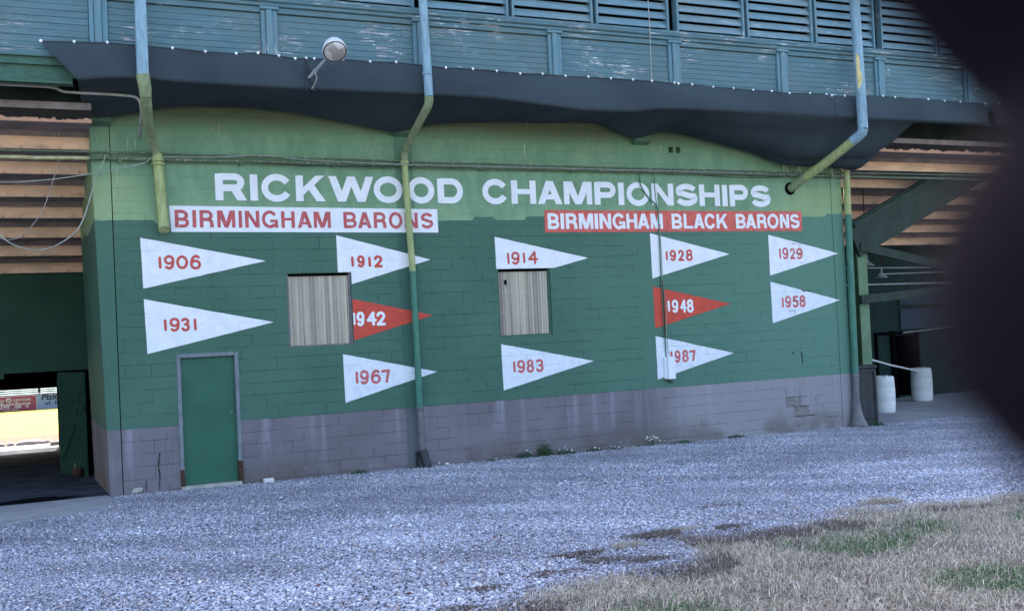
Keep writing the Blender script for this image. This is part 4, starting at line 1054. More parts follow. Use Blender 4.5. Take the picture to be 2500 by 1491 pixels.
m = MB(); m.tube([(6.488, -1.53, 5.245), (6.489, -1.51, 5.16), (6.49, -1.44, 5.09), (6.497, -0.70, 4.79), (6.50, -0.30, 4.62), (6.50, -0.16, 4.52), (6.505, -0.13, 4.40)], [0.073, 0.073, 0.07, 0.066, 0.064, 0.064, 0.06], 16); m.build("elbow", 'pipe_mid', D2)
m = MB(); m.tube([(6.505, -0.13, 4.42), (6.535, -0.13, 3.4), (6.57, -0.13, 2.42)], 0.058, 16); ring(m, (6.506, -0.13, 4.36), 0.072, 0.03); m.build("middle_pipe", 'pipe_lg', D2)
m = MB(); m.tube([(6.57, -0.13, 2.42), (6.58, -0.13, 1.2), (6.588, -0.13, 0.0)], 0.0585, 16); m.build("lower_pipe", 'pipe_dg', D2)
m = MB(); m.tube([(6.588, -0.13, 0.0), (6.60, -0.13, -0.78)], 0.060, 16); ring(m, (6.588, -0.13, -0.02), 0.066, 0.02); m.build("foot_pipe", 'pipe_gy', D2)
m = MB(); P_ = []; rr_ = []
for i in range(15): P_.append((6.60 + 0.004 * i, -0.13 - 0.006 * i, -0.76 - 0.022 * i)); rr_.append(0.078 + (0.008 if i % 2 else 0))
m.tube(P_, rr_, 14); m.box(6.50, 6.535, -0.09, -0.05, -1.08, -0.78); m.build("drain_shoe", 'blackplastic', D2)
D3 = thing("downpipe", (15.25, -0.1, 4.0), "blue downpipe with a yellow patch, bending back into a wall hole", "downpipe", "downpipes")
m = MB(); m.tube([(15.80, -1.55, 13), (15.84, -1.55, 7.7), (15.885, -1.55, 5.12), (15.885, -1.55, 5.04)], 0.102, 18)
for z in (6.30, 5.72, 5.18): ring(m, (15.875, -1.55, z), 0.107, 0.008)
m.build("upper_pipe", 'pipe_blue', D3)
m = MB(); m.tube([(15.885, -1.55, 5.05), (15.88, -1.52, 4.96), (15.84, -1.44, 4.89), (15.79, -1.33, 4.82)], 0.103, 18); ring(m, (15.86, -1.48, 4.93), 0.11, 0.008); m.build("elbow", 'pipe_blue', D3)
m = MB(); m.tube([(15.80, -1.34, 4.825), (15.55, -0.72, 4.44), (15.38, -0.33, 4.22)], [0.094, 0.094, 0.092], 16); m.build("sloping_pipe", 'pipe_lg', D3)
m = MB(); m.tube([(15.385, -0.34, 4.225), (15.27, -0.06, 4.06), (15.24, 0.02, 4.02)], [0.09, 0.088, 0.088], 16); m.build("inlet_pipe", 'pipe_mid', D3)
m = MB(); m.lathe([(0.0005, 0.0), (0.135, 0.0), (0.135, 0.006)], (15.225, -0.004, 4.02), 24, mat=Matrix.Rotation(R(90), 3, 'X')); m.build("opening_shade", 'dark', D3)  # flat black disc painting the shade of the pipe hole
m = MB()      # yellow patch: a slightly proud curved flake of old paint on the left face
vs = []; fs = []
for i in range(9):
    z = 6.56 - 0.09 * i; wdt = (0.25, 0.5, 0.55, 0.5, 0.55, 0.75, 0.8, 0.6, 0.3)[i]
    for j in range(6):
        a = R(200) + wdt * R(75) * j / 5
        vs.append((15.856 + 0.0055 * i * 0 + 0.1035 * math.cos(a) + 0.0014 * i, -1.55 + 0.1035 * math.sin(a), z))
for i in range(8):
    for j in range(5): fs.append((i * 6 + j, (i + 1) * 6 + j, (i + 1) * 6 + j + 1, i * 6 + j + 1))
m.add(vs, fs, True); m.build("yellow_patch", 'pipe_yel', D3)
D4 = thing("downpipe", (16.6, -0.15, -1.1), "corner downpipe with a flared steel guard beside the black cabinet", "downpipe", "downpipes")
m = MB(); m.tube([(16.72, -0.10, 4.55), (16.70, -0.10, 3.46)], 0.075, 14); m.build("upper_pipe", 'pipe_lg', D4)
m = MB(); m.tube([(16.70, -0.10, 3.46), (16.66, -0.10, 0.0)], 0.075, 14); m.build("lower_pipe", 'pipe_dg', D4)
m = MB(); m.tube([(16.66, -0.10, 0.0), (16.645, -0.10, -0.62)], 0.077, 14); ring(m, (16.66, -0.10, -0.06), 0.085, 0.02); m.build("foot_pipe", 'steel', D4)
m = MB(); vs = []; fs = []      # half round guard plate, flared towards the ground
for i in range(9):
    z = -0.60 - 0.065 * i; rr_ = 0.098 + 0.11 * (i / 8) ** 2.2; cy = -0.10 - 0.05 * (i / 8) ** 2
    for j in range(11):
        a_ = R(172 + 196 * j / 10); vs.append((16.645 + rr_ * math.cos(a_) * (1.0 if math.cos(a_) < 0 else 0.85), cy + rr_ * math.sin(a_), z))
for i in range(8):
    for j in range(10): fs.append((i * 11 + j, (i + 1) * 11 + j, (i + 1) * 11 + j + 1, i * 11 + j + 1))
m.add(vs, fs, True); m.build("guard", 'steel', D4)

# ------------------------------------------------------------------ conduits, cables, electric box
def wob(path, n=8, a=0.006):
    out = []
    for p_, q_ in zip(path, path[1:]):
        for i in range(n):
            t_ = i / n
            out.append(tuple(p_[k] + (q_[k] - p_[k]) * t_ + (rnd.uniform(-a, a) if k == 2 else 0) for k in range(3)))
    out.append(path[-1]); return out
m = MB(); m.tube(wob([(-7, -0.09, 4.41), (2.2, -0.09, 4.42), (8.2, -0.09, 4.375), (14.9, -0.09, 4.36), (21, -0.09, 4.40), (30, -0.09, 4.4)]), 0.017, 8)
m.build("conduit", 'conduit', None, label="thinner, upper conduit running along the top of the block wall", category="conduit", group="conduits along the wall")
cd = thing("conduit", (8, -0.08, 4.3), "thick lower conduit running along the top of the block wall", "conduit", "conduits along the wall")
m = MB(); m.tube(wob([(-7, -0.09, 4.27), (-0.01, -0.09, 4.305), (1.25, -0.09, 4.315)]), 0.030, 10); ring(m, (0.72, -0.09, 4.31), 0.03, 0.001); m.build("tube", 'conduit_y', cd, label="yellowed length of conduit across the passage")
m = MB(); m.tube(wob([(1.25, -0.09, 4.315), (2.23, -0.09, 4.325), (8.23, -0.09, 4.315), (14.87, -0.09, 4.30), (21.2, -0.09, 4.29), (30, -0.09, 4.29)]), 0.026, 10); m.build("tube", 'conduit', cd)
for x in (1.7, 3.6, 5.2, 8.0, 9.9, 12.2, 14.2, 16.2):
    m = MB(); m.box(x, x + 0.03, -0.125, 0.0, 4.26, 4.275); m.box(x, x + 0.03, -0.125, -0.12, 4.2755, 4.35); m.build("bracket", 'conduit', cd)
m = MB(); m.tube(smooth_path([(-7, -0.9, 5.26), (0.02, -0.9, 5.24), (0.70, -0.9, 5.23), (0.84, -0.9, 5.19), (0.98, -0.9, 5.17), (1.75, -0.9, 5.16), (1.93, -0.9, 5.12), (1.98, -0.88, 5.0), (2.0, -0.6, 4.8), (2.02, -0.1, 4.66)]), 0.022, 8)
m.build("bent_conduit", 'conduit_gy', None, label="grey bent conduit crossing the top of the passage to the left downpipe", category="conduit")
m = MB(); m.tube(smooth_path([(-4, -0.15, 3.99), (-1.5, -0.15, 3.92), (-0.03, -0.15, 3.91), (0.67, -0.15, 3.96), (1.36, -0.15, 4.08), (2.04, -0.15, 4.24), (2.27, -0.17, 4.34), (3.18, -0.13, 4.375), (4.0, -0.13, 4.42), (4.84, -0.13, 4.36), (6.44, -0.20, 4.315), (8.08, -0.13, 4.325), (10.89, -0.13, 4.32), (14.5, -0.13, 4.31)]), 0.009, 6)
m.build("white_cable", 'cable_w', None, label="white cable strung across the passage and along the conduits", category="cable")
m = MB(); m.tube(smooth_path([(1.50, -0.12, 4.36), (1.45, -0.18, 4.22), (1.35, -0.2, 4.02), (1.1, -0.2, 3.27), (0.81, -0.2, 2.98), (0.48, -0.2, 2.86), (0.17, -0.2, 2.93), (-0.05, -0.2, 3.09), (-0.5, -0.2, 3.6), (-0.9, -0.15, 4.25)]), 0.010, 6)
m.build("hanging_cable", 'cable_w', None, label="pale cable hanging in a deep loop in the passage mouth", category="cable")
m = MB(); m.tube(smooth_path([(0.83, 0.1, 4.4), (0.81, 0.1, 4.25), (0.57, 0.1, 3.53), (0.29, 0.1, 3.15), (0.12, 0.1, 3.06), (-0.06, 0.1, 3.08), (-0.4, 0.1, 3.3)]), 0.006, 5)
m.build("hanging_cable", 'rope', None, label="thin brownish wire hanging behind the pale cable loop", category="cable")
m = MB(); m.tube(smooth_path([(4.0, -0.12, 4.30), (4.6, -0.12, 4.27), (5.4, -0.12, 4.27), (6.3, -0.12, 4.29)]), 0.008, 5)
m.build("slack_wire", 'cable_d', None, label="dark slack wire drooping under the conduits above the word RICKWOOD", category="wire", group="slack wires")
m = MB(); m.tube(smooth_path([(12.9, -0.12, 4.25), (13.6, -0.12, 4.215), (14.4, -0.12, 4.22), (15.0, -0.12, 4.25)]), 0.007, 5)
m.build("slack_wire", 'cable_d', None, label="dark slack wire drooping under the conduits above the end of CHAMPIONSHIPS", category="wire", group="slack wires")
eb = thing("electric_box", (11.93, -0.05, 0.2), "white electric box with wires on the 1987 pennant", "electric box")
m = MB(); m.bbox(11.855, 12.02, -0.13, -0.0092, 0.17, 0.61, 0.008); m.build("box", 'white_flat', eb)
m = MB(); m.box(11.815, 11.8545, -0.06, -0.0092, 0.18, 0.60); m.build("side_channel", 'white_flat', eb)
m = MB(); m.tube(smooth_path([(11.46, -0.05, 4.28), (11.48, -0.03, 4.04), (11.64, -0.03, 3.8), (11.83, -0.03, 3.63), (11.86, -0.03, 3.38), (11.85, -0.03, 2.48), (11.855, -0.03, 1.9), (11.86, -0.03, 1.49), (11.875, -0.03, 0.6)]), 0.012, 6)
m.tube(smooth_path([(11.80, -0.05, 4.28), (11.81, -0.03, 3.88), (11.86, -0.03, 3.45)]), 0.008, 6); m.build("wire", 'pipe_dg', eb)
m = MB(); m.tube(smooth_path([(11.88, -0.025, 3.1), (11.89, -0.025, 2.5), (11.885, -0.03, 2.1), (11.93, -0.03, 1.6), (11.91, -0.025, 1.2), (11.93, -0.03, 0.75), (11.95, -0.03, 0.6)]), 0.007, 6); m.build("wire", 'cable_w', eb)
m = MB(); m.tube(smooth_path([(11.865, -0.035, 2.15), (11.872, -0.04, 1.9), (11.868, -0.04, 1.2), (11.88, -0.035, 1.0)]), 0.012, 6); m.build("wire", 'rust', eb)
m = MB(); m.tube(smooth_path([(11.86, -0.05, 0.17), (11.92, -0.06, 0.12), (11.99, -0.05, 0.10)]), 0.012, 6); m.build("lead", 'cable_d', eb)
m = MB(); m.tube([(11.0, -1.32, 8.9), (11.03, -1.33, 6.9), (11.02, -1.32, 5.8)], 0.009, 5); m.build("hanging_wire", 'rope', None, label="thin pale wire hanging down over the louvres to the shade cloth", category="wire")

# ------------------------------------------------------------------ floodlight
FL = thing("floodlight", (4.55, -1.42, 5.4), "white floodlight on a short grey arm in front of the shade cloth", "floodlight")
base = Vector((4.49, -1.44, 5.46)); tip = Vector((4.70, -1.84, 5.705))
m = MB(); m.tube([base, base.lerp(tip, 0.5), tip, tip + (tip - base) * 0.12], 0.027, 10); m.tube([base.lerp(tip, .30), base.lerp(tip, .36)], 0.036, 10); m.build("arm", 'lampgrey', FL)
m = MB(); m.box(4.43, 4.445, -1.47, -1.445, 5.25, 5.75); m.obox((4.445, -1.46, 5.75), (4.56, -1.46, 5.25), 0.02, 0.02); m.box(4.445, 4.52, -1.468, -1.452, 5.60, 5.61); m.box(4.445, 4.54, -1.468, -1.452, 5.50, 5.51); m.build("bracket", 'blackplastic', FL)
m = MB(); m.tube(smooth_path([(4.54, -1.62, 5.50), (4.57, -1.60, 5.42), (4.55, -1.52, 5.33), (4.52, -1.47, 5.28)]), 0.010, 6); m.build("lead", 'cable_w', FL)
ax = (CAM_POS - Vector((4.75, -2.1, 5.78))).normalized()          # bowl looks out and down over the yard
ax = Vector((-0.08, -0.66, -0.75)).normalized()
qm = ax.to_track_quat('Z', 'Y').to_matrix()
hc = Vector((4.765, -2.05, 5.77))
def headring(rx, ry, dz, n=28, sh=0.0):
    out = []
    for j in range(n):
        a = 2 * math.pi * j / n
        s_ = 1.0 - 0.22 * (0.5 - 0.5 * math.cos(a - R(250)))
        out.append(hc + qm @ Vector((rx * math.cos(a) * s_, ry * math.sin(a) * s_, dz)))
    return out
def loft(m, rings, cap0=False, cap1=False):
    n = len(rings[0]); vs = [v for r_ in rings for v in r_]; fs = []
    for i in range(len(rings) - 1):
        for j in range(n): fs.append((i * n + j, i * n + (j + 1) % n, (i + 1) * n + (j + 1) % n, (i + 1) * n + j))
    if cap0: fs.append(tuple(reversed(range(n))))
    if cap1: fs.append(tuple(range((len(rings) - 1) * n, len(rings) * n)))
    m.add(vs, fs, True)
m = MB(); loft(m, [headring(0.04, 0.04, -0.20), headring(0.12, 0.125, -0.185), headring(0.18, 0.19, -0.13), headring(0.205, 0.22, -0.05), headring(0.205, 0.22, -0.02), headring(0.214, 0.229, -0.018), headring(0.214, 0.229, 0.018), headring(0.200, 0.214, 0.02)], True)
m.build("housing", 'lampwhite', FL)
m = MB(); loft(m, [headring(0.190, 0.204, 0.012), headring(0.175, 0.19, 0.035), headring(0.130, 0.14, 0.058), headring(0.06, 0.07, 0.068), headring(0.002, 0.002, 0.07)]); m.build("lens", 'lens', FL)
m = MB(); loft(m, [headring(0.208, 0.222, 0.019), headring(0.203, 0.217, 0.026), headring(0.188, 0.202, 0.022)]); m.build("gasket", 'blackplastic', FL)
m = MB(); m.tube([tip, tip.lerp(hc - ax * 0.10, 0.6), hc - ax * 0.11], [0.034, 0.055, 0.09], 12); m.build("neck", 'lampgrey', FL)

# ------------------------------------------------------------------ open bay on the right
FRM = thing("steel_frame", (17.45, 0.4, -1.16), "green steel column with dark diagonal braces behind the black cabinet", "steel frame")
m = MB(); m.box(17.33, 17.60, 0.36, 0.40, -1.165, 3.0); m.box(17.44, 17.48, 0.401, 0.60, -1.165, 3.0); m.box(17.33, 17.60, 0.601, 0.64, -1.165, 3.0); m.build("column", 'col', FRM)
m = MB(); m.obox((17.2, 0.34, 2.92), (21.9, 0.34, 5.0), 0.10, 0.80, (0, 0, 1)); m.obox((17.2, 0.27, 3.25), (21.9, 0.27, 5.33), 0.06, 0.10, (0, 0, 1)); m.build("raker", 'frame', FRM)
m = MB(); m.obox((17.36, 0.30, 2.79), (26.0, 0.30, 1.14), 0.08, 0.19); m.build("brace", 'frame', FRM)
m = MB(); m.obox((17.30, 0.30, 1.60), (26.0, 0.30, 2.085), 0.08, 0.19); m.build("brace", 'frame', FRM)
m = MB(); m.box(17.0, 17.09, 0.5, 0.7, -1.165, 4.2); m.box(16.9, 17.1, 0.72, 5.2, -1.165, 4.3); m.build("side_wall", 'frame', FRM)
BW = thing("back_wall", (24, 5.2, -1.16), "dark teal wall with a barred gate behind the barrels", "inner wall")
m = MB(); m.box(16.7, 34, 5.1, 5.25, -1.3, 3.2); m.build("wall_boards", 'backwall', BW)
m = MB(); m.box(23.18, 27, 5.04, 5.0995, 0.78, 1.35); m.box(23.18, 27, 5.04, 5.0995, 1.48, 1.68); m.build("blue_panel", 'bluepanel', BW)
m = MB(); m.box(22.2, 22.26, 5.03, 5.0985, -1.16, 0.72); m.box(22.78, 22.92, 5.0, 5.0985, -1.16, 0.74); m.box(23.7, 23.8, 5.0, 5.0985, -1.16, 0.74); m.box(22.2, 23.8, 5.02, 5.0985, 0.64, 0.72)
for i in range(8): m.box(23.0 + i * 0.085, 23.02 + i * 0.085, 5.02, 5.0985, -1.1, 0.6)
m.build("barred_gate", 'dark', BW)
m = MB(); m.tube([(23.2, 5.0, 0.68), (27, 5.0, 0.86)], 0.02, 6); m.build("pipe_rail", 'conduit_gy', BW)
for i, (x0, z0, x1, z1, lab) in enumerate([(16.9, 2.0, 25, 1.95, "thickest grey pipe crossing the open bay under the lamps"), (16.9, 2.42, 25, 2.33, "thin grey pipe crossing the open bay above the lamp shades"), (19.5, 2.235, 25, 2.27, "middle thin pipe behind the hanging lamps")]):
    m = MB(); m.tube([(x0, 2.0, z0), (x1, 2.0, z1)], 0.022 if i == 0 else 0.014, 8); m.build("service_pipe", 'conduit_gy', None, label=lab, category="pipe", group="pipes across the right bay")
for i, (x, y, zt, zb, lab) in enumerate([(18.39, 1.2, 4.45, 2.40, "near lamp shade hanging on a long rod beside the green column"), (21.53, 4.0, 3.3, 2.23, "farther lamp shade hanging in the dark of the open bay")]):
    L_ = thing("pendant_lamp", (x, y, zb), lab, "pendant lamp", "hanging lamps in the right bay")
    m = MB(); m.tube([(x, y, zt), (x, y, zb + 0.2)], 0.012, 6); m.build("rod", 'rust', L_)
    m = MB(); m.lathe([(0.02, 0.27), (0.03, 0.22), (0.035, 0.14), (0.055, 0.10), (0.13, 0.045), (0.18, 0.0), (0.172, -0.004), (0.05, 0.07)], (x, y, zb), 20); m.build("lamp_shade", 'concrete', L_)
m = MB(); m.tube([(17.66, 0.62, 0.27), (19.6, 1.86, -0.01), (22.25, 3.60, -0.335)], 0.022, 8)
m.build("handrail", 'barrel', None, label="white sloping handrail from the green column to the far barrel", category="handrail")
for i, (x, y, lab) in enumerate([(19.45, 2.0, "white plastic barrel standing next to the black cabinet"), (22.55, 3.78, "farther white plastic barrel at the end of the handrail")]):
    prof = [(0.001, 0.0), (0.27, 0.0), (0.285, 0.03), (0.29, 0.12), (0.30, 0.26), (0.293, 0.28), (0.30, 0.30), (0.302, 0.44), (0.30, 0.60), (0.293, 0.62), (0.30, 0.64), (0.29, 0.80), (0.275, 0.88), (0.262, 0.895), (0.25, 0.88), (0.001, 0.875)]
    B_ = thing("barrel", (x, y, -1.165), lab, "barrel", "white barrels")
    m = MB(); m.lathe([(r_ * 0.93, z * 1.0) for r_, z in prof], (x, y, -1.165), 32); m.build("drum", 'barrel', B_)
    m = MB()
    for dx in (-0.12, 0.12): m.lathe([(0.001, 0.03), (0.035, 0.03), (0.035, 0.0)], (x + dx, y, -0.29), 10)
    m.build("bung", 'barrel', B_)
cb = thing("cabinet", (16.95, -0.1, -1.16), "tall black plastic cabinet standing by the corner downpipe", "cabinet")
m = MB()
def taper(m, x0, x1, y0, y1, z0, z1, k):
    m.add([(x0, y0, z0), (x1, y0, z0), (x1, y1, z0), (x0, y1, z0), (x0 + k, y0 + k, z1), (x1 - k, y0 + k, z1), (x1 - k, y1 - k, z1), (x0 + k, y1 - k, z1)],
          [(0, 3, 2, 1), (4, 5, 6, 7), (0, 1, 5, 4), (1, 2, 6, 5), (2, 3, 7, 6), (3, 0, 4, 7)])
taper(m, 16.73, 17.24, -0.10, 0.33, -1.14, 0.08, 0.012)
m.build("body", 'blackplastic', cb)
m = MB(); m.bbox(16.725, 16.79, -0.118, -0.095, -1.12, 0.06, 0.004); m.bbox(17.18, 17.245, -0.118, -0.095, -1.12, 0.06, 0.004); m.bbox(16.7905, 17.1795, -0.117, -0.09, 0.0, 0.06, 0.004)
m.bbox(16.80, 17.17, -0.113, -0.09, -1.0, -0.96, 0.004); m.build("front_frame", 'blackplastic', cb)
m = MB(); m.bbox(16.70, 17.28, -0.13, 0.36, 0.081, 0.15, 0.012); m.build("lid", 'blackplastic', cb)
m = MB(); m.box(16.72, 17.29, -0.13, 0.36, -1.175, -1.141); m.build("base", 'blackplastic', cb)

# ------------------------------------------------------------------ weeds, tufts, stones
def weed(x, y, h, r, n, lab, flowers=0, seed=0):
    rr = random.Random(seed + 11); z0 = gz(x, y) - 0.01
    t_ = thing("weed", (x, y, z0), lab, "weed", "weeds along the foot of the wall")
    m = MB(); fl = MB(); st = MB()
    ns = max(3, n // 26)
    for i in range(ns):
        a = rr.uniform(0, 6.28); q = r * math.sqrt(rr.random()) * 0.9
        st.tube([(x + q * 0.3 * math.cos(a), y + q * 0.2 * math.sin(a), z0), (x + q * math.cos(a), y + q * 0.5 * math.sin(a), z0 + h * rr.uniform(0.5, 0.95))], 0.003, 4)
    for i in range(n):
        a = rr.uniform(0, 6.28); q = r * math.sqrt(rr.random()); hh = h * (1 - (q / r) ** 2 * 0.75) * rr.uniform(0.15, 1.0)
        c = Vector((x + q * math.cos(a), y + q * 0.55 * math.sin(a), z0 + hh))
        s_ = rr.uniform(0.010, 0.024)
        d1 = Vector((rr.uniform(-1, 1), rr.uniform(-1, 1), rr.uniform(-0.3, 0.8))).normalized(); d2 = d1.cross(Vector((rr.uniform(-1, 1), rr.uniform(-1, 1), rr.uniform(-1, 1)))).normalized()
        m.add([c, c + d1 * s_ + d2 * s_ * 0.45, c + d1 * s_ * 2, c + d1 * s_ - d2 * s_ * 0.45], [(0, 1, 2, 3)])
    st.build("stem", 'leaf', t_); m.build("leaves", 'leaf', t_)
    for i in range(flowers):
        a = rr.uniform(0, 6.28); q = r * math.sqrt(rr.random())
        fl.ball((x + q * math.cos(a), y + q * 0.4 * math.sin(a), z0 + h * rr.uniform(0.6, 1.25)), 0.014, 6)
    if flowers: fl.build("flowers", 'blossom', t_)
weed(5.43, -0.17, 0.07, 0.16, 130, "low weed at the wall foot under the 1967 pennant", 0, 1)
weed(8.62, -0.12, 0.13, 0.20, 220, "spreading weed with a few white blossoms beside the tallest weed", 3, 2)
weed(9.02, -0.14, 0.28, 0.17, 420, "tallest bushy weed at the foot of the wall", 0, 3)
weed(9.42, -0.16, 0.10, 0.24, 220, "low weed patch dotted with five white blossoms by the tallest weed", 5, 4)
weed(10.1, -0.12, 0.07, 0.18, 130, "flat little weed between the tall weed and the flowering weed", 4, 5)
weed(10.6, -0.12, 0.05, 0.16, 80, "small flat weed nearest the flowering weed, on its left", 3, 6)
weed(11.42, -0.12, 0.16, 0.17, 50, "thin weed with white blossoms at the wall foot", 16, 7)
weed(12.05, -0.14, 0.05, 0.30, 170, "flat green weed below the electric box, right of the flowering weed", 0, 8)
weed(13.4, -0.14, 0.07, 0.22, 190, "green weed clump at the wall foot below the 1929 and 1958 pennants", 0, 9)
weed(16.98, -0.34, 0.09, 0.22, 240, "green weed clump at the foot of the black cabinet", 0, 10)
weed(7.95, -0.10, 0.05, 0.11, 60, "small weed at the wall foot under the right window", 2, 12)
m = MB(); m.bbox(3.78, 3.95, -0.16, -0.06, -1.06, -0.985, 0.015); o = m.build("brick", 'stone_w', None, label="pale brick lying at the wall foot right of the green door", category="brick")
m = MB(); m.ball((7.05, -0.14, -1.045), 0.03, 8, (1.6, 1, 0.9)); m.build("stone", 'stone_w', None, label="white stone at the wall foot right of the middle downpipe", category="stone")
m = MB(); m.ball((6.92, -0.10, -1.02), 0.02, 8); m.build("stone", 'stone_w', None, label="small white pebble between the middle downpipe and the white stone", category="stone")

# ------------------------------------------------------------------ gravel, dry grass
LEAFB = plain("dead_leaf", (0.22, 0.085, 0.045), 0.8, var=0.3, vscale=40)
for x, y in [(3.05, -7.9), (3.4, -9.3), (1.3, -7.2), (2.2, -9.6), (5.6, -6.3), (7.4, -5.2), (0.6, -6.1), (4.3, -8.4), (8.8, -6.9), (1.9, -4.4), (2.7, -10.4), (6.5, -7.4)]:
    a_ = rnd.uniform(0, 6.28); s_ = rnd.uniform(0.022, 0.036); z = gz(x, y) + 0.012
    P_ = [(-1, 0, 0), (-0.35, 0.42, 0.25), (0.45, 0.36, 0.30), (1, 0, 0.05), (0.45, -0.36, 0.22), (-0.35, -0.42, 0.30), (0.0, 0, -0.05)]
    m = MB(); m.add([(x + s_ * (u * math.cos(a_) - v * math.sin(a_)), y + s_ * (u * math.sin(a_) + v * math.cos(a_)), z + s_ * w_) for u, v, w_ in P_],
                    [(0, 6, 1), (1, 6, 2), (2, 6, 3), (3, 6, 4), (4, 6, 5), (5, 6, 0)], True)
    m.build("dead_leaf", LEAFB, None, label="small curled brown dead leaf lying on the gravel", category="leaf", group="dead leaves on the gravel")
rng = np.random.default_rng(5)
EDGE = [(1.2, -16.0), (2.3, -12.6), (2.9, -11.35), (3.22, -11.15), (3.63, -10.9), (3.95, -10.77), (4.32, -10.77), (4.7, -10.77), (5.0, -10.68), (5.26, -10.54), (5.43, -10.16), (5.62, -9.62), (5.9, -9.72), (6.43, -9.88), (6.94, -9.86), (7.4, -9.77), (7.75, -9.40), (8.52, -9.55), (8.98, -9.78), (9.6, -9.80), (10.2, -9.85), (13, -10.2), (20, -10.6)]
def in_grass(x, y):
    """true on the grass side of the ragged edge (array version)"""
    ex = np.array([e[0] for e in EDGE]); ey = np.array([e[1] for e in EDGE])
    yy = np.interp(x, ex, ey)
    return (y < yy) & (x > 1.2)
def mesh_from_arrays(name, V, F, tint, mat, nv, **kw):
    me = bpy.data.meshes.new(name)
    me.vertices.add(len(V)); me.vertices.foreach_set("co", V.astype(np.float32).ravel())
    k = F.shape[1]
    me.loops.add(F.size); me.loops.foreach_set("vertex_index", F.astype(np.int32).ravel())
    me.polygons.add(len(F)); me.polygons.foreach_set("loop_start", (np.arange(len(F)) * k).astype(np.int32))
    try: me.polygons.foreach_set("loop_total", np.full(len(F), k, np.int32))
    except Exception: pass
    me.update(calc_edges=True)
    at = me.attributes.new("tint", 'FLOAT_COLOR', 'POINT')
    cc = np.ones((len(V), 4), np.float32); cc[:, :3] = tint
    at.data.foreach_set("color", cc.ravel())
    me.materials.append(MAT[mat])
    o = bpy.data.objects.new(name, me); COL.objects.link(o); tag(o, **kw); return o
def gzv(X, Y): return -1.03 - 0.008 * np.clip(X - 1.5, 0, 22) + 0.035 * np.clip(-Y, 0, 30)
oct_v = np.array([(1, 0, 0), (-1, 0, 0), (0, 1, 0), (0, -1, 0), (0, 0, 1), (0, 0, -1)], float)
oct_f = np.array([(0, 2, 4), (2, 1, 4), (1, 3, 4), (3, 0, 4), (2, 0, 5), (1, 2, 5), (3, 1, 5), (0, 3, 5)])
ph = (1 + 5 ** 0.5) / 2
ico_v = np.array([(-1, ph, 0), (1, ph, 0), (-1, -ph, 0), (1, -ph, 0), (0, -1, ph), (0, 1, ph), (0, -1, -ph), (0, 1, -ph), (ph, 0, -1), (ph, 0, 1), (-ph, 0, -1), (-ph, 0, 1)]) / 1.9
ico_f = np.array([(0, 11, 5), (0, 5, 1), (0, 1, 7), (0, 7, 10), (0, 10, 11), (1, 5, 9), (5, 11, 4), (11, 10, 2), (10, 7, 6), (7, 1, 8), (3, 9, 4), (3, 4, 2), (3, 2, 6), (3, 6, 8), (3, 8, 9), (4, 9, 5), (2, 4, 11), (6, 2, 10), (8, 6, 7), (9, 8, 1)])
def vn_fast(x, y):
    return np.sin(x * 1.7 + 2.1 * np.sin(y * 0.9)) * np.sin(y * 1.9 + 1.4 * np.sin(x * 0.8)) + 0.5 * np.sin(x * 4.1 + y * 3.3)
def stones(n, ylo, yhi, r0, r1, bv, bf):
    """random stones inside the wedge the photograph looks along (plus a margin)"""
    y = rng.uniform(ylo, yhi, n * 3)
    dist = y - CAM_POS.y
    xl = -0.9 - 0.02 * dist; xr = np.minimum(1.30 * dist + 0.9, 24)
    x = xl + (xr - xl) * rng.random(n * 3)
    keep = rng.random(n * 3) < (xr - xl) / (xr - xl).max()
    keep &= ~in_grass(x, y + np.abs(rng.normal(0, 0.16, n * 3)))
    ape = np.interp(x, [-9, -0.6, 0.25, 0.75, 1.12, 1.36, 1.4], [-3.6, -2.62, -2.22, -1.98, -1.62, -0.9, 0.0])
    keep &= ~((x < 1.37) & (y > ape + rng.normal(0, 0.05, n * 3) - 0.03))
    x, y = x[keep][:n], y[keep][:n]; k = len(x)
    z = gzv(x, y) - 0.012 + rng.random(k) * 0.018
    rad = np.exp(rng.normal(math.log((r0 + r1) / 2), 0.30, k)).clip(r0 * 0.6, r1 * 1.7)
    big = 1 + 0.30 * np.sin(x * 0.9 + 1.3 * np.sin(y * 0.7)) * np.sin(y * 1.1)
    rad *= big
    sc = rad[:, None] * np.stack([rng.uniform(0.8, 1.35, k), rng.uniform(0.75, 1.1, k), rng.uniform(0.36, 0.64, k)], 1)
    a = rng.uniform(0, 2 * math.pi, k); b = rng.normal(0, 0.45, k)
    V = bv[None] * (1 + rng.normal(0, 0.22, (k, len(bv), 1))) * sc[:, None, :]
    c_, s_ = np.cos(b)[:, None], np.sin(b)[:, None]
    V = np.stack([V[..., 0] * c_ - V[..., 2] * s_, V[..., 1], V[..., 0] * s_ + V[..., 2] * c_], -1)
    c_, s_ = np.cos(a)[:, None], np.sin(a)[:, None]
    V = np.stack([V[..., 0] * c_ - V[..., 1] * s_, V[..., 0] * s_ + V[..., 1] * c_, V[..., 2]], -1)
    V += np.stack([x, y, z], 1)[:, None, :]
    F = bf[None] + (np.arange(k) * len(bv))[:, None, None]
    g = np.exp(rng.normal(0, 0.27, k))
    t = np.stack([0.380 * g, 0.378 * g, 0.450 * g], 1)
    warm = rng.random(k) < 0.05
    t[warm] = t[warm] * np.array([1.35, 1.05, 0.8])
    pale = rng.random(k) < 0.06
    t[pale] = t[pale] * 1.7
    lo = 1 + 0.16 * vn_fast(x, y)
    t = (t * lo[:, None]).clip(0.03, 0.8)
    return V.reshape(-1, 3), F.reshape(-1, 3), np.repeat(t, len(bv), 0)
va, fa, ta = stones(175000, -14.0, -6.0, 0.0078, 0.0122, ico_v, ico_f)
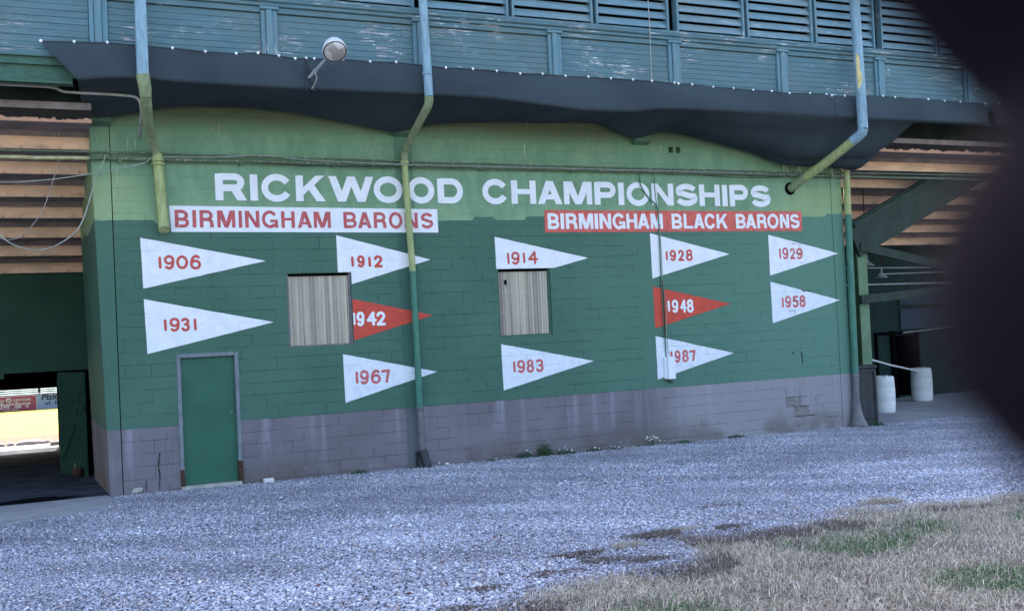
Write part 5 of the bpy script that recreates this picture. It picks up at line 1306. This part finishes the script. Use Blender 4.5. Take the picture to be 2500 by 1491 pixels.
vb, fb_, tb = stones(140000, -6.0, -0.05, 0.009, 0.014, oct_v, oct_f)
mesh_from_arrays("gravel", np.concatenate([va, vb]), np.concatenate([fa, fb_ + len(va)]), np.concatenate([ta, tb]), 'gravel', 0,
                 label="blue grey gravel covering the yard", category="gravel", kind="stuff")

def blades(x, y, hmin, hmax, colf, lean=0.6, wmul=1.0, z0=None):
    n = len(x); z = gzv(x, y) - 0.02 if z0 is None else z0
    h = rng.uniform(hmin, hmax, n); a = rng.uniform(0, 2 * math.pi, n); ln = np.abs(rng.normal(0, lean, n))
    dx, dy = np.cos(a) * ln, np.sin(a) * ln
    wv = rng.uniform(0.0012, 0.0026, n) * wmul; wa = rng.uniform(0, 2 * math.pi, n); wx, wy = np.cos(wa) * wv, np.sin(wa) * wv
    b = np.stack([x, y, z], 1); mid = b + np.stack([dx * h * 0.35, dy * h * 0.35, h * 0.62], 1); tp = b + np.stack([dx * h * 1.1, dy * h * 1.1, h * (1.0 - 0.35 * np.minimum(ln, 1.4))], 1)
    wd = np.stack([wx, wy, np.zeros(n)], 1)
    V = np.stack([b - wd, b + wd, mid - wd * 0.8, mid + wd * 0.8, tp], 1)
    F = np.array([(0, 1, 3), (0, 3, 2), (2, 3, 4)])[None] + (np.arange(n) * 5)[:, None, None]
    t = colf(x, y, n)
    return V.reshape(-1, 3), F.reshape(-1, 3), np.repeat(t, 5, 0)
def vnoise(x, y, s, o=0.0):
    return np.array([mnoise.noise(Vector((a * s + o, b * s, o))) for a, b in zip(x, y)])
def grasscol(x, y, n):
    g = np.exp(rng.normal(0, 0.28, n))
    t = np.stack([0.475 * g, 0.405 * g, 0.335 * g], 1)
    k = vnoise(x, y, 0.9, 3.3)
    d = np.interp(x, [e[0] for e in EDGE], [e[1] for e in EDGE]) - y
    green = rng.random(n) < np.clip((k - 0.0) * 2.2, 0.02, 0.66) * np.clip((d - 0.35) * 1.2, 0, 1)
    t[green] = np.stack([0.085 * g, 0.165 * g, 0.065 * g], 1)[green]
    brown = (d < 0.62) & (rng.random(n) < np.clip(0.15 + 2.6 * vnoise(x, y, 1.5, 8.8) + 0.25 * (0.4 - d), 0.05, 0.85))
    t[brown] = np.stack([0.150 * g, 0.118 * g, 0.106 * g], 1)[brown]
    return t.clip(0.01, 0.85)
N = 260000
x = rng.uniform(2.4, 12.5, N); y = rng.uniform(-15.0, -9.2, N)
keep = in_grass(x, y + rng.normal(0, 0.05, N)) & (y > -14.6)
dens = vnoise(x, y, 2.2, 1.1)
keep &= rng.random(N) < np.clip(0.75 + dens * 0.9, 0.15, 1)
x, y = x[keep], y[keep]
v1, f1, t1 = blades(x, y, 0.025, 0.095, grasscol, 1.15, 1.35)
mesh_from_arrays("dry_grass", v1, f1, t1, 'grass', 0, label="dry straw coloured grass with green patches", category="grass", kind="stuff")
m = MB(); E_ = [e for e in EDGE if e[0] > 2.0]
top = [(x_ + 0.05, y_ - 0.03, gz(x_, y_) - 0.004) for x_, y_ in E_]; bot = [(x_ * 1.0, -18.0, gz(x_, -18.0) - 0.004) for x_, y_ in E_]
vs = []; fs = []
for i, (x_, y_) in enumerate(E_):
    for j in range(12):
        yy = y_ - 0.22 + (-18 - y_) * j / 11; vs.append((x_, yy, gz(x_, yy) - 0.008))
for i in range(len(E_) - 1):
    for j in range(11): fs.append((i * 12 + j, i * 12 + j + 1, (i + 1) * 12 + j + 1, (i + 1) * 12 + j))
m.add(vs, fs, True)
MAT['soil'] = plain("soil_and_thatch", (0.13, 0.112, 0.10), 0.95, 0.1, var=0.45, vscale=18, dirt=(0.055, 0.045, 0.04), bump=0.4)
m.build("grass_ground", 'soil', None, kind="structure")
TUFT = [(4.52,-9.78,0.20,"wide brown grass tuft on the gravel, largest of the loose tufts"),(5.04,-9.73,0.12,"pale spiky grass tuft, upper of the loose tufts on the gravel"),(4.52,-10.18,0.18,"brown grass tuft between the widest tuft and the grass edge"),(4.84,-10.40,0.17,"grass tuft on the gravel touching the ragged grass edge"),
        (3.86,-10.37,0.14,"flat brown grass tuft left of the loose tufts, second from the left"),(4.12,-10.40,0.09,"tiny brown grass tuft next to a flat tuft"),(3.26,-10.59,0.14,"dark flat grass tuft lying apart on the gravel"),(2.83,-11.12,0.14,"brown grass tuft on the gravel nearest to the camera"),
        (6.38,-9.45,0.16,"dark grass tuft on the gravel above the grass edge, right of the rest"),(6.02,-9.25,0.13,"pale grass tuft near the gravel above the ragged edge"),(7.2,-8.12,0.22,"thin dark tuft alone far out on the gravel"),(8.5,-9.30,0.20,"tall straw coloured tuft on the rim of the mown grass"),(5.6,-9.35,0.26,"big brown grass clump breaking out of the grass edge")]
for i, (x_, y_, r_, lab) in enumerate(TUFT):
    r_ *= 0.98; n = int(1000 * (r_ / 0.15) ** 2)
    if i == 10: n //= 5
    a = rng.uniform(0, 2 * math.pi, n); q = r_ * np.sqrt(rng.random(n)) * (1 + 0.25 * np.sin(3 * a + i))
    xx = x_ + q * np.cos(a) * 1.25; yy = y_ + q * np.sin(a) * 0.75
    dk = (0.150, 0.116, 0.104) if i not in (1, 9, 11) else (0.42, 0.36, 0.30)
    def cf(x, y, n, dk=dk):
        g = np.exp(rng.normal(0, 0.35, n)); return np.stack([dk[0] * g, dk[1] * g, dk[2] * g], 1).clip(0.01, 0.6)
    v1, f1, t1 = blades(xx, yy, 0.025, 0.06 if i not in (1, 11) else 0.11, cf, 0.9, 1.1)
    v1[:, 0] -= x_; v1[:, 1] -= y_; v1[:, 2] -= gz(x_, y_)
    o = mesh_from_arrays("grass_tuft", v1, f1, t1, 'grass', 0, label=lab, category="grass tuft", group="grass tufts on the gravel")
    o.location = (x_, y_, gz(x_, y_))

# ------------------------------------------------------------------ the photographer's hand at the edge of the lens, shade put into its colour
def cp(px, py, t_):
    """point t_ metres in front of the lens in the direction of photo pixel px, py"""
    return CAM_POS + (CF + CR * ((px - 1250) / 2633.87) - CU * ((py - 745.5) / 2633.87)) * t_
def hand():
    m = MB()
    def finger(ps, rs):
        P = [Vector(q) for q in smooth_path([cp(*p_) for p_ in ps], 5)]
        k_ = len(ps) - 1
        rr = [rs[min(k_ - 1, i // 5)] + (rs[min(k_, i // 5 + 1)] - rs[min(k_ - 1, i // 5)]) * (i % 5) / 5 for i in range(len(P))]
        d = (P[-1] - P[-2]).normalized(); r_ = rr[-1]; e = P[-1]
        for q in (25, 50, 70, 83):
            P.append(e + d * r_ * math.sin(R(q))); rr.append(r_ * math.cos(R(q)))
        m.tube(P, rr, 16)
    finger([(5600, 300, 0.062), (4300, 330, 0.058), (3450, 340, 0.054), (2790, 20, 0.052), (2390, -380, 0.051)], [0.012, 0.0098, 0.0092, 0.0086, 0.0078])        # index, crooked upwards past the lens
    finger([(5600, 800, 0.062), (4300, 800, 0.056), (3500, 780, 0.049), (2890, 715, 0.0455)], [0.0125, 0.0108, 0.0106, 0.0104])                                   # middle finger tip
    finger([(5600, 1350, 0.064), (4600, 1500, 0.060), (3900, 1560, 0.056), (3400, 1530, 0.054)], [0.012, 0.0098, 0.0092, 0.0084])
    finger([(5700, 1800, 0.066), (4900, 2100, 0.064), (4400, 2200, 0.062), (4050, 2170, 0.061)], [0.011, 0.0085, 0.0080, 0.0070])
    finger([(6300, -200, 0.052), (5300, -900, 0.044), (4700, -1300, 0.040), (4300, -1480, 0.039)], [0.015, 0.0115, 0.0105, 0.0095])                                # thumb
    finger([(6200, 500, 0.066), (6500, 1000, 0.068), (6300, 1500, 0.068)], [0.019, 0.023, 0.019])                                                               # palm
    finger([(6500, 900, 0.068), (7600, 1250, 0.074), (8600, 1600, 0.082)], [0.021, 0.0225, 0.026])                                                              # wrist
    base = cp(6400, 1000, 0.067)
    o = m.build("hand", 'handshade', None)
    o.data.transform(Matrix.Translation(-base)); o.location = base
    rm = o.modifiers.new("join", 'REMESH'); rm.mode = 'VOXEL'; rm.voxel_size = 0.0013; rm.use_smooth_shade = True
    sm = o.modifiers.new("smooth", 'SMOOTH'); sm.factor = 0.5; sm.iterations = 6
    tag(o, "dark blurred fingers held close to the camera", "hand")
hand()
